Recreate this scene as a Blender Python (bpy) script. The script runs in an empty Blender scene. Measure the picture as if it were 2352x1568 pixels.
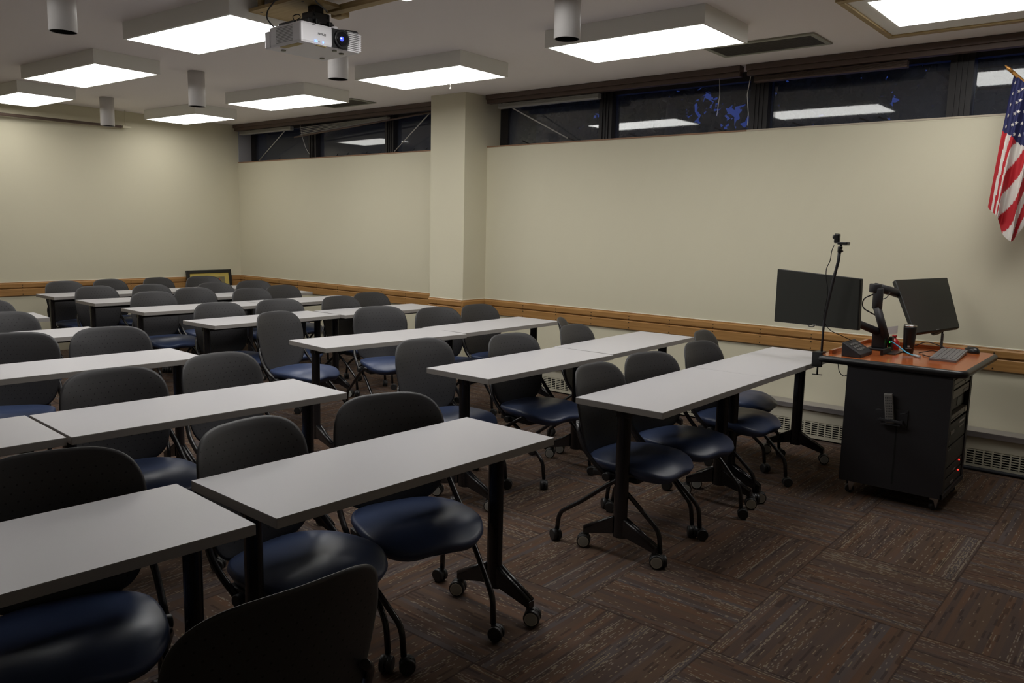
import bpy, bmesh, math, random
from mathutils import Vector, Matrix
from math import sin, cos, pi, radians
random.seed(7)
SC = bpy.context.scene
COL = SC.collection

# ---------------------------------------------------------------- camera, world, exposure
CAM_H, YAW, PITCH, ROLL, FPX = 1.5308, 0.8785, -0.1398, 0.0224, 1842.0
cd = bpy.data.cameras.new('camera'); cam = bpy.data.objects.new('camera', cd); COL.objects.link(cam)
cd.sensor_width = 36.0; cd.lens = FPX * 36.0 / 2352.0; cd.clip_start = 0.05; cd.clip_end = 200
F_ = Vector((sin(YAW)*cos(PITCH), cos(YAW)*cos(PITCH), sin(PITCH)))
R0 = Vector((cos(YAW), -sin(YAW), 0)); U0 = R0.cross(F_)
R_ = R0*cos(ROLL) + U0*sin(ROLL); U_ = -R0*sin(ROLL) + U0*cos(ROLL)
m = Matrix((R_, U_, -F_)).transposed().to_4x4(); m.translation = Vector((0, 0, CAM_H))
cam.matrix_world = m
SC.camera = cam
world = bpy.data.worlds.new('dusk_sky'); SC.world = world; world.use_nodes = True
bg = world.node_tree.nodes['Background']
bg.inputs[0].default_value = (0.055, 0.12, 0.62, 1); bg.inputs[1].default_value = 0.20
SC.view_settings.view_transform = 'Standard'; SC.view_settings.look = 'None'
SC.view_settings.gamma = 1.0; SC.view_settings.use_curve_mapping = False
SC.view_settings.exposure = 0.82
try:
    SC.cycles.max_bounces = 8; SC.cycles.diffuse_bounces = 4; SC.cycles.glossy_bounces = 4
    SC.cycles.transparent_max_bounces = 12; SC.cycles.sample_clamp_indirect = 6.0
except Exception: pass
LAMP = 4.6          # radiance of the fluorescent diffusers

# ---------------------------------------------------------------- room measures
WX, BY, ZC = 6.155, 10.008, 2.825      # window wall, back wall, ceiling
LX, FY = -3.6, -3.2                    # the walls behind the camera
SILL = 2.341; GX = 6.36                # window sill height, glass plane
TH, TL, TW = 0.746, 1.2066, 0.4639     # table height, length, depth

# ---------------------------------------------------------------- material helpers
def mat(name, col, rough=0.5, metal=0.0, spec=None, bump=0.0, bscale=200.0, var=0.0, vscale=6.0, emit=None, es=1.0, coat=0.0):
    M = bpy.data.materials.new(name); M.use_nodes = True; nt = M.node_tree; b = nt.nodes['Principled BSDF']
    b.inputs['Base Color'].default_value = (*col, 1); b.inputs['Roughness'].default_value = rough
    b.inputs['Metallic'].default_value = metal
    if spec is not None: b.inputs['Specular IOR Level'].default_value = spec
    if coat: b.inputs['Coat Weight'].default_value = coat; b.inputs['Coat Roughness'].default_value = 0.12
    tc = nt.nodes.new('ShaderNodeTexCoord')
    if var > 0:
        n = nt.nodes.new('ShaderNodeTexNoise'); n.inputs['Scale'].default_value = vscale; n.inputs['Detail'].default_value = 4
        nt.links.new(tc.outputs['Object'], n.inputs['Vector'])
        mx = nt.nodes.new('ShaderNodeMix'); mx.data_type = 'RGBA'
        mx.inputs[6].default_value = (*[c*(1-var) for c in col], 1); mx.inputs[7].default_value = (*[min(1, c*(1+var)) for c in col], 1)
        nt.links.new(n.outputs['Fac'], mx.inputs[0]); nt.links.new(mx.outputs[2], b.inputs['Base Color'])
    if bump > 0:
        n2 = nt.nodes.new('ShaderNodeTexNoise'); n2.inputs['Scale'].default_value = bscale
        nt.links.new(tc.outputs['Object'], n2.inputs['Vector'])
        bp = nt.nodes.new('ShaderNodeBump'); bp.inputs['Strength'].default_value = bump; bp.inputs['Distance'].default_value = 0.002
        nt.links.new(n2.outputs['Fac'], bp.inputs['Height']); nt.links.new(bp.outputs[0], b.inputs['Normal'])
    if emit:
        b.inputs['Emission Color'].default_value = (*emit, 1); b.inputs['Emission Strength'].default_value = es
    return M

def mth(nt, op, a, b=None, c=None):
    n = nt.nodes.new('ShaderNodeMath'); n.operation = op
    for i, v in enumerate((a, b, c)):
        if v is None: continue
        if isinstance(v, (int, float)): n.inputs[i].default_value = v
        else: nt.links.new(v, n.inputs[i])
    return n.outputs[0]
def comb(nt, x, y, z):
    n = nt.nodes.new('ShaderNodeCombineXYZ')
    for i, v in enumerate((x, y, z)):
        if isinstance(v, (int, float)): n.inputs[i].default_value = v
        else: nt.links.new(v, n.inputs[i])
    return n.outputs[0]
def mixc(nt, f, a, b):
    n = nt.nodes.new('ShaderNodeMix'); n.data_type = 'RGBA'
    for i, v in ((0, f), (6, a), (7, b)):
        if isinstance(v, (int, float)): n.inputs[i].default_value = v
        elif isinstance(v, tuple): n.inputs[i].default_value = (*v, 1)
        else: nt.links.new(v, n.inputs[i])
    return n.outputs[2]

def carpet_material():
    M = bpy.data.materials.new('striped_carpet_tile'); M.use_nodes = True; nt = M.node_tree; b = nt.nodes['Principled BSDF']
    tc = nt.nodes.new('ShaderNodeTexCoord'); sp = nt.nodes.new('ShaderNodeSeparateXYZ'); nt.links.new(tc.outputs['Object'], sp.inputs[0])
    px, py = 0.655, 0.575
    u = mth(nt, 'DIVIDE', mth(nt, 'SUBTRACT', sp.outputs[0], 3.289), px); v = mth(nt, 'DIVIDE', mth(nt, 'SUBTRACT', sp.outputs[1], 1.207), py)
    iu, iv = mth(nt, 'FLOOR', u), mth(nt, 'FLOOR', v); fu, fv = mth(nt, 'FRACT', u), mth(nt, 'FRACT', v)
    par = mth(nt, 'FLOORED_MODULO', mth(nt, 'ADD', iu, iv), 2.0)   # 1 where the pile runs along y
    def sel(a, c): return mth(nt, 'ADD', mth(nt, 'MULTIPLY', a, par), mth(nt, 'MULTIPLY', c, mth(nt, 'SUBTRACT', 1.0, par)))
    al, ac = sel(fv, fu), sel(fu, fv)                              # along and across the stripes, 0..1
    tid = mth(nt, 'ADD', mth(nt, 'MULTIPLY', iu, 7.13), mth(nt, 'MULTIPLY', iv, 13.7))
    def wn(vec):
        n = nt.nodes.new('ShaderNodeTexWhiteNoise'); n.noise_dimensions = '3D'; nt.links.new(vec, n.inputs[0]); return n
    def ns(vec, sc, det=2):
        n = nt.nodes.new('ShaderNodeTexNoise'); n.inputs['Scale'].default_value = sc; n.inputs['Detail'].default_value = det; nt.links.new(vec, n.inputs['Vector']); return n.outputs['Fac']
    band = wn(comb(nt, mth(nt, 'FLOOR', mth(nt, 'MULTIPLY', ac, 22.0)), tid, 0.0)).outputs['Value']
    band2 = ns(comb(nt, mth(nt, 'MULTIPLY', ac, 7.0), mth(nt, 'MULTIPLY', al, 0.7), tid), 1.0)
    rp = nt.nodes.new('ShaderNodeValToRGB'); cr = rp.color_ramp; cr.interpolation = 'LINEAR'
    cr.elements[0].position = 0.0; cr.elements[0].color = (0.070, 0.044, 0.034, 1); cr.elements[1].position = 1.0; cr.elements[1].color = (0.082, 0.068, 0.070, 1)
    for p_, c_ in ((0.3, (0.102, 0.066, 0.046)), (0.5, (0.078, 0.056, 0.048)), (0.62, (0.115, 0.066, 0.042)), (0.75, (0.092, 0.073, 0.068))):
        e = cr.elements.new(p_); e.color = (*c_, 1)
    nt.links.new(mth(nt, 'ADD', mth(nt, 'MULTIPLY', band, 0.55), mth(nt, 'MULTIPLY', band2, 0.5)), rp.inputs[0])
    yarn = mth(nt, 'FLOOR', mth(nt, 'MULTIPLY', ac, 135.0))
    rowp = wn(comb(nt, yarn, 3.3, tid)).outputs['Value']
    grp = wn(comb(nt, mth(nt, 'FLOOR', mth(nt, 'MULTIPLY', ac, 17.0)), 5.7, tid)).outputs['Value']
    dash = wn(comb(nt, yarn, mth(nt, 'FLOOR', mth(nt, 'ADD', mth(nt, 'MULTIPLY', al, 40.0), mth(nt, 'MULTIPLY', mth(nt, 'FLOOR', mth(nt, 'MULTIPLY', grp, 5.0)), 0.37))), tid)).outputs['Value']
    patch = ns(comb(nt, mth(nt, 'MULTIPLY', ac, 6.0), mth(nt, 'MULTIPLY', al, 5.0), tid), 1.0, 1)
    lim = mth(nt, 'SUBTRACT', 1.06, mth(nt, 'MULTIPLY', mth(nt, 'MULTIPLY', mth(nt, 'MULTIPLY', mth(nt, 'POWER', rowp, 3.0), mth(nt, 'ADD', mth(nt, 'POWER', grp, 2.0), 0.35)), patch), 1.45))
    light = mth(nt, 'GREATER_THAN', dash, lim)
    hue = wn(comb(nt, yarn, 9.1, tid)).outputs['Value']
    c1 = mixc(nt, hue, (0.185, 0.155, 0.13), (0.20, 0.155, 0.10))
    col = mixc(nt, light, rp.outputs[0], c1)
    dark = mth(nt, 'LESS_THAN', wn(comb(nt, mth(nt, 'FLOOR', mth(nt, 'MULTIPLY', ac, 60.0)), mth(nt, 'FLOOR', mth(nt, 'MULTIPLY', al, 9.0)), tid)).outputs['Value'], 0.10)
    col = mixc(nt, mth(nt, 'MULTIPLY', dark, 0.38), col, (0.018, 0.013, 0.013))
    seam = mth(nt, 'LESS_THAN', mth(nt, 'MINIMUM', mth(nt, 'MINIMUM', al, mth(nt, 'SUBTRACT', 1.0, al)), mth(nt, 'MINIMUM', ac, mth(nt, 'SUBTRACT', 1.0, ac))), 0.006)
    col = mixc(nt, mth(nt, 'MULTIPLY', seam, 0.5), col, (0.02, 0.014, 0.012))
    nt.links.new(col, b.inputs['Base Color']); b.inputs['Roughness'].default_value = 0.95; b.inputs['Specular IOR Level'].default_value = 0.1
    bp = nt.nodes.new('ShaderNodeBump'); bp.inputs['Strength'].default_value = 0.35; bp.inputs['Distance'].default_value = 0.003
    nt.links.new(dash, bp.inputs['Height']); nt.links.new(bp.outputs[0], b.inputs['Normal'])
    return M

def perforated_plastic():
    """charcoal shell with staggered rows of pin holes (local x across, z up)"""
    M = bpy.data.materials.new('perforated_charcoal_plastic'); M.use_nodes = True; nt = M.node_tree; b = nt.nodes['Principled BSDF']
    tc = nt.nodes.new('ShaderNodeTexCoord'); sp = nt.nodes.new('ShaderNodeSeparateXYZ'); nt.links.new(tc.outputs['Object'], sp.inputs[0])
    s = 0.031
    row = mth(nt, 'FLOOR', mth(nt, 'DIVIDE', sp.outputs[2], s*0.75))
    off = mth(nt, 'MULTIPLY', mth(nt, 'FLOORED_MODULO', row, 2.0), 0.5)
    fx = mth(nt, 'SUBTRACT', mth(nt, 'FRACT', mth(nt, 'ADD', mth(nt, 'DIVIDE', sp.outputs[0], s), off)), 0.5)
    fz = mth(nt, 'MULTIPLY', mth(nt, 'SUBTRACT', mth(nt, 'FRACT', mth(nt, 'DIVIDE', sp.outputs[2], s*0.75)), 0.5), 0.75)
    d = mth(nt, 'SQRT', mth(nt, 'ADD', mth(nt, 'MULTIPLY', fx, fx), mth(nt, 'MULTIPLY', fz, fz)))
    hole = mth(nt, 'LESS_THAN', d, 0.085)
    # no holes near the rim
    rim = mth(nt, 'MULTIPLY', mth(nt, 'LESS_THAN', mth(nt, 'ABSOLUTE', sp.outputs[0]), 0.205), mth(nt, 'MULTIPLY', mth(nt, 'LESS_THAN', sp.outputs[2], 0.825), mth(nt, 'GREATER_THAN', sp.outputs[2], 0.47)))
    hole = mth(nt, 'MULTIPLY', hole, rim)
    col = mixc(nt, hole, (0.040, 0.039, 0.042), (0.004, 0.004, 0.005))
    nt.links.new(col, b.inputs['Base Color']); b.inputs['Roughness'].default_value = 0.48
    bp = nt.nodes.new('ShaderNodeBump'); bp.inputs['Strength'].default_value = 0.8; bp.inputs['Distance'].default_value = 0.002; bp.invert = True
    nt.links.new(hole, bp.inputs['Height']); nt.links.new(bp.outputs[0], b.inputs['Normal'])
    return M

def wood_material(name, c1, c2, axis=1, rough=0.42, scale=1.0):
    M = bpy.data.materials.new(name); M.use_nodes = True; nt = M.node_tree; b = nt.nodes['Principled BSDF']
    tc = nt.nodes.new('ShaderNodeTexCoord'); mp = nt.nodes.new('ShaderNodeMapping'); nt.links.new(tc.outputs['Object'], mp.inputs[0])
    sc = [60*scale]*3; sc[axis] = 2.2*scale; mp.inputs['Scale'].default_value = sc
    n = nt.nodes.new('ShaderNodeTexNoise'); n.inputs['Scale'].default_value = 1.0; n.inputs['Detail'].default_value = 5; n.inputs['Roughness'].default_value = 0.6
    nt.links.new(mp.outputs[0], n.inputs['Vector'])
    r = nt.nodes.new('ShaderNodeValToRGB'); r.color_ramp.elements[0].position = 0.3; r.color_ramp.elements[0].color = (*c1, 1)
    r.color_ramp.elements[1].position = 0.7; r.color_ramp.elements[1].color = (*c2, 1); nt.links.new(n.outputs['Fac'], r.inputs[0])
    nt.links.new(r.outputs[0], b.inputs['Base Color']); b.inputs['Roughness'].default_value = rough
    return M

def glass_material():
    M = bpy.data.materials.new('window_glass'); M.use_nodes = True; nt = M.node_tree; nt.nodes.clear()
    o = nt.nodes.new('ShaderNodeOutputMaterial'); t = nt.nodes.new('ShaderNodeBsdfTransparent'); t.inputs[0].default_value = (0.88, 0.9, 0.9, 1)
    g = nt.nodes.new('ShaderNodeBsdfGlossy'); g.inputs['Roughness'].default_value = 0.03
    fr = nt.nodes.new('ShaderNodeFresnel'); fr.inputs[0].default_value = 1.55
    mul = nt.nodes.new('ShaderNodeMath'); mul.operation = 'MULTIPLY_ADD'; mul.inputs[1].default_value = 0.95; mul.inputs[2].default_value = 0.01
    nt.links.new(fr.outputs[0], mul.inputs[0])
    mx = nt.nodes.new('ShaderNodeMixShader'); nt.links.new(mul.outputs[0], mx.inputs[0]); nt.links.new(t.outputs[0], mx.inputs[1]); nt.links.new(g.outputs[0], mx.inputs[2])
    # faint bluish diffuse veil so the pane itself can be seen
    d = nt.nodes.new('ShaderNodeBsdfDiffuse'); d.inputs[0].default_value = (0.30, 0.33, 0.42, 1)
    m2 = nt.nodes.new('ShaderNodeMixShader'); m2.inputs[0].default_value = 0.085
    nt.links.new(mx.outputs[0], m2.inputs[1]); nt.links.new(d.outputs[0], m2.inputs[2]); nt.links.new(m2.outputs[0], o.inputs[0])
    return M

MT = dict(
    wall=mat('cream_wall_paint', (0.66, 0.62, 0.47), 0.72, bump=0.15, bscale=350, var=0.015, vscale=1.5),
    ceiling=mat('ceiling_paint', (0.86, 0.81, 0.79), 0.9, bump=0.25, bscale=500),
    carpet=carpet_material(),
    oak=wood_material('oak_wall_rail', (0.31, 0.155, 0.046), (0.44, 0.235, 0.080), 1),
    oakx=wood_material('oak_wall_rail_back', (0.31, 0.155, 0.046), (0.44, 0.235, 0.080), 0),
    pine=wood_material('raw_pine', (0.34, 0.24, 0.10), (0.46, 0.34, 0.16), 1, 0.6),
    cherry=wood_material('cherry_laminate', (0.36, 0.085, 0.022), (0.47, 0.135, 0.040), 1, 0.16, 0.7),
    screw=mat('dark_screw', (0.05, 0.035, 0.02), 0.5, 0.5),
    railcap=mat('cream_cap_strip', (0.80, 0.78, 0.70), 0.6),  # pale strip capping the oak rail
    laminate=mat('grey_laminate_top', (0.53, 0.52, 0.54), 0.42, var=0.03, vscale=260, bump=0.05, bscale=900),
    edgeband=mat('grey_edge_band', (0.33, 0.31, 0.295), 0.45),
    blackmetal=mat('black_gloss_metal', (0.013, 0.012, 0.014), 0.26, 0.0, 0.6, bump=0.03, bscale=700),
    blacksatin=mat('black_satin_steel', (0.021, 0.020, 0.024), 0.55, bump=0.1, bscale=900),
    rubber=mat('black_plastic_caster', (0.022, 0.022, 0.023), 0.45),
    hub=mat('grey_wheel_disc', (0.42, 0.43, 0.41), 0.4),
    hubring=mat('pale_wheel_ring', (0.58, 0.58, 0.53), 0.4),
    chrome=mat('bright_steel', (0.55, 0.55, 0.56), 0.25, 1.0),
    perf=perforated_plastic(),
    vinyl=mat('navy_vinyl', (0.038, 0.060, 0.140), 0.40, spec=0.65, bump=0.06, bscale=260, var=0.04, vscale=40),
    pan=mat('black_seat_pan', (0.018, 0.018, 0.02), 0.5),
    fixture=mat('grey_fixture_housing', (0.88, 0.88, 0.83), 0.6),
    lamp=mat('lit_diffuser', (0.9, 0.9, 0.9), 0.5, emit=(1.0, 0.985, 0.95), es=LAMP),
    lampb=mat('lit_diffuser_bright', (0.9, 0.9, 0.9), 0.5, emit=(1.0, 0.985, 0.95), es=LAMP*1.3),
    lampd=mat('lit_diffuser_dimmed', (0.9, 0.9, 0.9), 0.5, emit=(1.0, 0.975, 0.93), es=LAMP*0.72),  # same lamp set weaker, to even out brightness toward the back wall
    canw=mat('white_can_paint', (0.62, 0.60, 0.59), 0.45),
    canb=mat('black_can_baffle', (0.004, 0.004, 0.004), 0.6),
    vent=mat('brown_grey_vent', (0.085, 0.075, 0.055), 0.6),
    ventrim=mat('vent_rim', (0.33, 0.33, 0.26), 0.6),
    bronze=mat('dark_bronze_frame', (0.012, 0.0095, 0.010), 0.5),
    valance=mat('brown_blind_rail', (0.105, 0.070, 0.055), 0.5),
    slat=mat('white_blind_slats', (0.42, 0.41, 0.38), 0.5),
    cord=mat('white_cord', (0.55, 0.54, 0.5), 0.6),
    glass=glass_material(),
    sillp=mat('worn_sill_paint', (0.50, 0.44, 0.34), 0.7, var=0.12, vscale=25),
    sillw=mat('sill_edge_timber', (0.28, 0.16, 0.09), 0.6, var=0.3, vscale=14),
    jamb=mat('painted_jamb_grey', (0.40, 0.40, 0.42), 0.6),
    heater=mat('cream_heater_enamel', (0.58, 0.55, 0.44), 0.5),
    alu=mat('dull_aluminium', (0.42, 0.40, 0.40), 0.35, 0.7),
    slot=mat('dark_grille_slot', (0.01, 0.01, 0.01), 0.9),
    pipe=mat('dark_floor_pipe', (0.02, 0.022, 0.03), 0.5),
    white=mat('white_plastic', (0.72, 0.71, 0.74), 0.35),
    whited=mat('grey_vent_line', (0.20, 0.20, 0.21), 0.5),
    black=mat('black_plastic', (0.010, 0.010, 0.011), 0.35),
    blackg=mat('black_glass', (0.006, 0.006, 0.008), 0.08),
    screen=mat('dark_screen_panel', (0.022, 0.023, 0.020), 0.33, spec=0.5),
    screenfr=mat('black_bezel', (0.010, 0.010, 0.010), 0.4),
    lens=mat('projector_lens_glow', (0.02, 0.02, 0.1), 0.05, emit=(0.06, 0.09, 0.9), es=0.9),
    lensw=mat('projector_lens_core', (0.02, 0.02, 0.1), 0.05, emit=(0.40, 0.50, 1.0), es=1.6),
    ledb=mat('blue_led', (0.1, 0.2, 1), 0.3, emit=(0.10, 0.28, 1.0), es=2.2),
    ledr=mat('red_led', (1, 0.05, 0.02), 0.3, emit=(1.0, 0.03, 0.02), es=1.6),
    ledg=mat('green_led', (0.05, 1, 0.05), 0.3, emit=(0.05, 1.0, 0.05), es=2),
    letter=mat('dark_grey_lettering', (0.06, 0.06, 0.065), 0.5),
    pale=mat('pale_print', (0.5, 0.5, 0.5), 0.5),
    grey=mat('mid_grey_plastic', (0.16, 0.16, 0.155), 0.5),
    lgrey=mat('light_grey_metal', (0.24, 0.23, 0.22), 0.45, 0.3),
    dgrey=mat('dark_grey_metal', (0.040, 0.040, 0.040), 0.5),
    bluec=mat('blue_network_cable', (0.10, 0.42, 0.62), 0.4),
    clearp=mat('clear_plug', (0.5, 0.6, 0.65), 0.2),
    red=mat('red_plastic', (0.45, 0.02, 0.02), 0.3),
    paper=mat('white_paper', (0.62, 0.60, 0.58), 0.7),
    silver=mat('silver_rim', (0.6, 0.6, 0.6), 0.2, 1.0),
    flagr=mat('flag_red', (0.42, 0.010, 0.018), 0.75, bump=0.2, bscale=900),
    flagw=mat('flag_white', (0.62, 0.58, 0.54), 0.75, bump=0.2, bscale=900),
    flagb=mat('flag_navy', (0.012, 0.014, 0.075), 0.75, bump=0.2, bscale=900),
    gold=mat('gilt_tip', (0.45, 0.22, 0.06), 0.35, 0.6),
    mat_y=mat('yellow_mat_board', (0.60, 0.47, 0.12), 0.7),
    pic=mat('muted_picture_print', (0.24, 0.21, 0.12), 0.3, var=0.55, vscale=9),
    picred=mat('red_print_detail', (0.5, 0.07, 0.04), 0.4),
    leaf=mat('dark_leaves', (0.018, 0.024, 0.014), 0.8, spec=0.1),
    bark=mat('dark_bark', (0.03, 0.024, 0.018), 0.9),
    yellowm=mat('yellow_tan_vent', (0.42, 0.33, 0.12), 0.6),
    key=mat('keyboard_grey', (0.20, 0.19, 0.19), 0.45),
    bluebox=mat('blue_marker', (0.02, 0.03, 0.35), 0.4),
)

# ---------------------------------------------------------------- mesh helpers
class MB:
    def __init__(s): s.v = []; s.f = []; s.m = []; s.sm = []
    def add(s, vs, fs, mi=0, smooth=False):
        o = len(s.v); s.v += [tuple(v) for v in vs]
        for f in fs: s.f.append(tuple(i+o for i in f)); s.m.append(mi); s.sm.append(smooth)
    def box(s, x0, x1, y0, y1, z0, z1, mi=0, b=0.0):
        if b > 0:
            b = min(b, (x1-x0)/2.01, (y1-y0)/2.01, (z1-z0)/2.01)
            bm = bmesh.new(); bmesh.ops.create_cube(bm, size=1.0)
            for v in bm.verts: v.co = Vector(((x0+x1)/2 + v.co.x*(x1-x0), (y0+y1)/2 + v.co.y*(y1-y0), (z0+z1)/2 + v.co.z*(z1-z0)))
            bmesh.ops.bevel(bm, geom=bm.edges[:], offset=b, segments=2, affect='EDGES', profile=0.6)
            bm.verts.index_update(); s.add([v.co for v in bm.verts], [[v.index for v in f.verts] for f in bm.faces], mi); bm.free(); return
        vs = [(x, y, z) for x in (x0, x1) for y in (y0, y1) for z in (z0, z1)]
        s.add(vs, [(0, 1, 3, 2), (4, 6, 7, 5), (0, 4, 5, 1), (2, 3, 7, 6), (0, 2, 6, 4), (1, 5, 7, 3)], mi)
    def quadbox(s, c, th, mi=0, mif=None, n=None):
        """slab whose front face is the quad c (4 Vectors), thickness th along -normal"""
        c = [Vector(p) for p in c]; n = n or (c[1]-c[0]).cross(c[3]-c[0]).normalized()
        d = [p - n*th for p in c]
        s.add(c+d, [(4, 7, 6, 5), (0, 4, 5, 1), (1, 5, 6, 2), (2, 6, 7, 3), (3, 7, 4, 0)], mi); s.add(c, [(0, 1, 2, 3)], mi if mif is None else mif)
    def tube(s, pts, r, n=10, mi=0, cap=True, rb=0.0, sx=1.0):
        pts = [Vector(p) for p in pts]
        if rb > 0 and len(pts) > 2:
            q = [pts[0]]
            for i in range(1, len(pts)-1):
                a, b, c = pts[i-1], pts[i], pts[i+1]; l = min(rb, (a-b).length*0.45, (c-b).length*0.45)
                p0 = b + (a-b).normalized()*l; p1 = b + (c-b).normalized()*l
                for k in range(6):
                    t = k/5; q.append(p0*(1-t)**2 + b*2*t*(1-t) + p1*t*t)
            q.append(pts[-1]); pts = q
        rr = r if isinstance(r, (list, tuple)) else [r]*len(pts)
        if len(rr) != len(pts): rr = [rr[0] + (rr[-1]-rr[0])*i/(len(pts)-1) for i in range(len(pts))]
        t0 = (pts[1]-pts[0]).normalized(); up = Vector((0, 0, 1)) if abs(t0.z) < 0.9 else Vector((1, 0, 0))
        a = t0.cross(up).normalized(); vs = []
        for i, p in enumerate(pts):
            t = (pts[min(i+1, len(pts)-1)] - pts[max(i-1, 0)]).normalized()
            a = (a - t*a.dot(t)).normalized(); b = t.cross(a)
            for k in range(n):
                an = 2*pi*k/n; vs.append(p + a*cos(an)*rr[i]*sx + b*sin(an)*rr[i])
        fs = [(i*n+k, i*n+(k+1) % n, (i+1)*n+(k+1) % n, (i+1)*n+k) for i in range(len(pts)-1) for k in range(n)]
        s.add(vs, fs, mi, True)
        if cap:
            o = len(s.v)-len(vs)
            s.f.append(tuple(o+k for k in range(n-1, -1, -1))); s.m.append(mi); s.sm.append(False)
            e = o+(len(pts)-1)*n; s.f.append(tuple(e+k for k in range(n))); s.m.append(mi); s.sm.append(False)
    def cyl(s, c, ax, r, h, n=20, mi=0, mi2=None, bev=0.0):
        """cylinder centred at c along axis ax, length h; end caps get mi2; bev rounds the rim"""
        c = Vector(c); ax = Vector(ax).normalized(); up = Vector((0, 0, 1)) if abs(ax.z) < 0.9 else Vector((1, 0, 0))
        a = ax.cross(up).normalized(); b = ax.cross(a)
        prof = [(-h/2, r), (h/2, r)] if bev <= 0 else [(-h/2, r-bev), (-h/2+bev*0.3, r-bev*0.3), (-h/2+bev, r), (h/2-bev, r), (h/2-bev*0.3, r-bev*0.3), (h/2, r-bev)]
        vs = [c + ax*t + (a*cos(2*pi*k/n)+b*sin(2*pi*k/n))*q for t, q in prof for k in range(n)]
        s.add(vs, [(i*n+k, (i+1)*n+k, (i+1)*n+(k+1) % n, i*n+(k+1) % n) for i in range(len(prof)-1) for k in range(n)], mi, True)
        o = len(s.v)-len(vs); m2 = mi if mi2 is None else mi2
        s.f.append(tuple(o+k for k in range(n))); s.m.append(m2); s.sm.append(False)
        e = o+(len(prof)-1)*n; s.f.append(tuple(e+k for k in range(n-1, -1, -1))); s.m.append(m2); s.sm.append(False)
    def lathe(s, c, prof, n=32, mi=0):
        c = Vector(c); vs = [c + Vector((cos(2*pi*k/n)*r, sin(2*pi*k/n)*r, z)) for r, z in prof for k in range(n)]
        s.add(vs, [(i*n+k, i*n+(k+1) % n, (i+1)*n+(k+1) % n, (i+1)*n+k) for i in range(len(prof)-1) for k in range(n)], mi, True)
    def prism(s, poly, h0, h1, axis='z', mi=0):
        """polygon (2D) extruded along axis from h0 to h1"""
        def P(a, b, h): return (a, b, h) if axis == 'z' else ((h, a, b) if axis == 'x' else (a, h, b))
        n = len(poly); vs = [P(a, b, h0) for a, b in poly] + [P(a, b, h1) for a, b in poly]
        s.add(vs, [tuple(range(n-1, -1, -1)), tuple(range(n, 2*n))] + [(k, (k+1) % n, n+(k+1) % n, n+k) for k in range(n)], mi)
    def build(s, name, mats, parent=None, loc=None, fix=True):
        me = bpy.data.meshes.new(name); me.from_pydata(s.v, [], s.f)
        for M in (mats if isinstance(mats, (list, tuple)) else [mats]): me.materials.append(M)
        for p, mi, sm in zip(me.polygons, s.m, s.sm): p.material_index = mi; p.use_smooth = sm
        if fix:
            bm = bmesh.new(); bm.from_mesh(me); bmesh.ops.recalc_face_normals(bm, faces=bm.faces[:]); bm.to_mesh(me); bm.free()
        me.update()
        o = bpy.data.objects.new(name, me); COL.objects.link(o)
        if parent is not None: o.parent = parent
        if loc is not None: o.location = loc
        return o
def tag(o, label=None, cat=None, group=None, kind=None):
    if label: o['label'] = label
    if cat: o['category'] = cat
    if group: o['group'] = group
    if kind: o['kind'] = kind
    return o
def empty(name, loc=(0, 0, 0), rz=0.0):
    o = bpy.data.objects.new(name, None); COL.objects.link(o); o.empty_display_size = 0.1
    o.location = loc; o.rotation_euler = (0, 0, rz); return o
def dup(root, loc=None, rz=None, label=None, group=None):
    r = root.copy(); COL.objects.link(r)
    if loc is not None: r.location = loc
    if rz is not None: r.rotation_euler = (0, 0, rz)
    if label: r['label'] = label
    if group: r['group'] = group
    for ch in root.children:
        c = ch.copy(); COL.objects.link(c); c.parent = r
        for g in ch.children:
            d = g.copy(); COL.objects.link(d); d.parent = c
    return r
def struct(mb, name, mats, parent=None):
    o = mb.build(name, mats, parent)
    if parent is None: o['kind'] = 'structure'
    return o

# ================================================================ THE ROOM
PY1, PY2, PX = 5.481, 5.951, WX-0.330                       # pillar
b = MB(); b.box(LX-0.1, WX+0.3, FY-0.1, BY+0.1, -0.08, 0.0); struct(b, 'floor', MT['carpet'])
b = MB(); b.box(LX-0.1, WX+0.3, FY-0.1, BY+0.1, ZC, ZC+0.1); struct(b, 'ceiling', MT['ceiling'])
b = MB(); b.box(LX-0.1, WX+0.3, BY, BY+0.12, 0, ZC); struct(b, 'wall_back', MT['wall'])
b = MB(); b.box(LX-0.12, LX, FY, BY, 0, ZC); struct(b, 'wall_left', MT['wall'])
b = MB(); b.box(LX-0.1, WX+0.3, FY-0.12, FY, 0, ZC); struct(b, 'wall_front', MT['wall'])
b = MB(); b.box(WX, WX+0.28, FY, BY, 0, SILL-0.012); b.box(WX-0.001, WX+0.012, FY, BY, SILL-0.022, SILL-0.010)
struct(b, 'wall_right', MT['wall'])
# the pillar stands out of the window wall
b = MB(); b.box(PX, WX+0.28, PY1, PY2, 0, ZC); struct(b, 'wall_pillar', MT['wall'])
# timber and worn paint along the sill edge
b = MB(); b.box(WX-0.006, WX+0.21, PY2, BY, SILL-0.012, SILL, 0); struct(b, 'trim_1', MT['sillw'])
b = MB(); b.box(WX-0.006, WX+0.21, 2.75, PY1, SILL-0.012, SILL, 0); b.box(WX-0.004, WX+0.21, FY, 2.75, SILL-0.012, SILL, 1)
struct(b, 'trim_2', [MT['sillw'], MT['sillp']])

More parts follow.
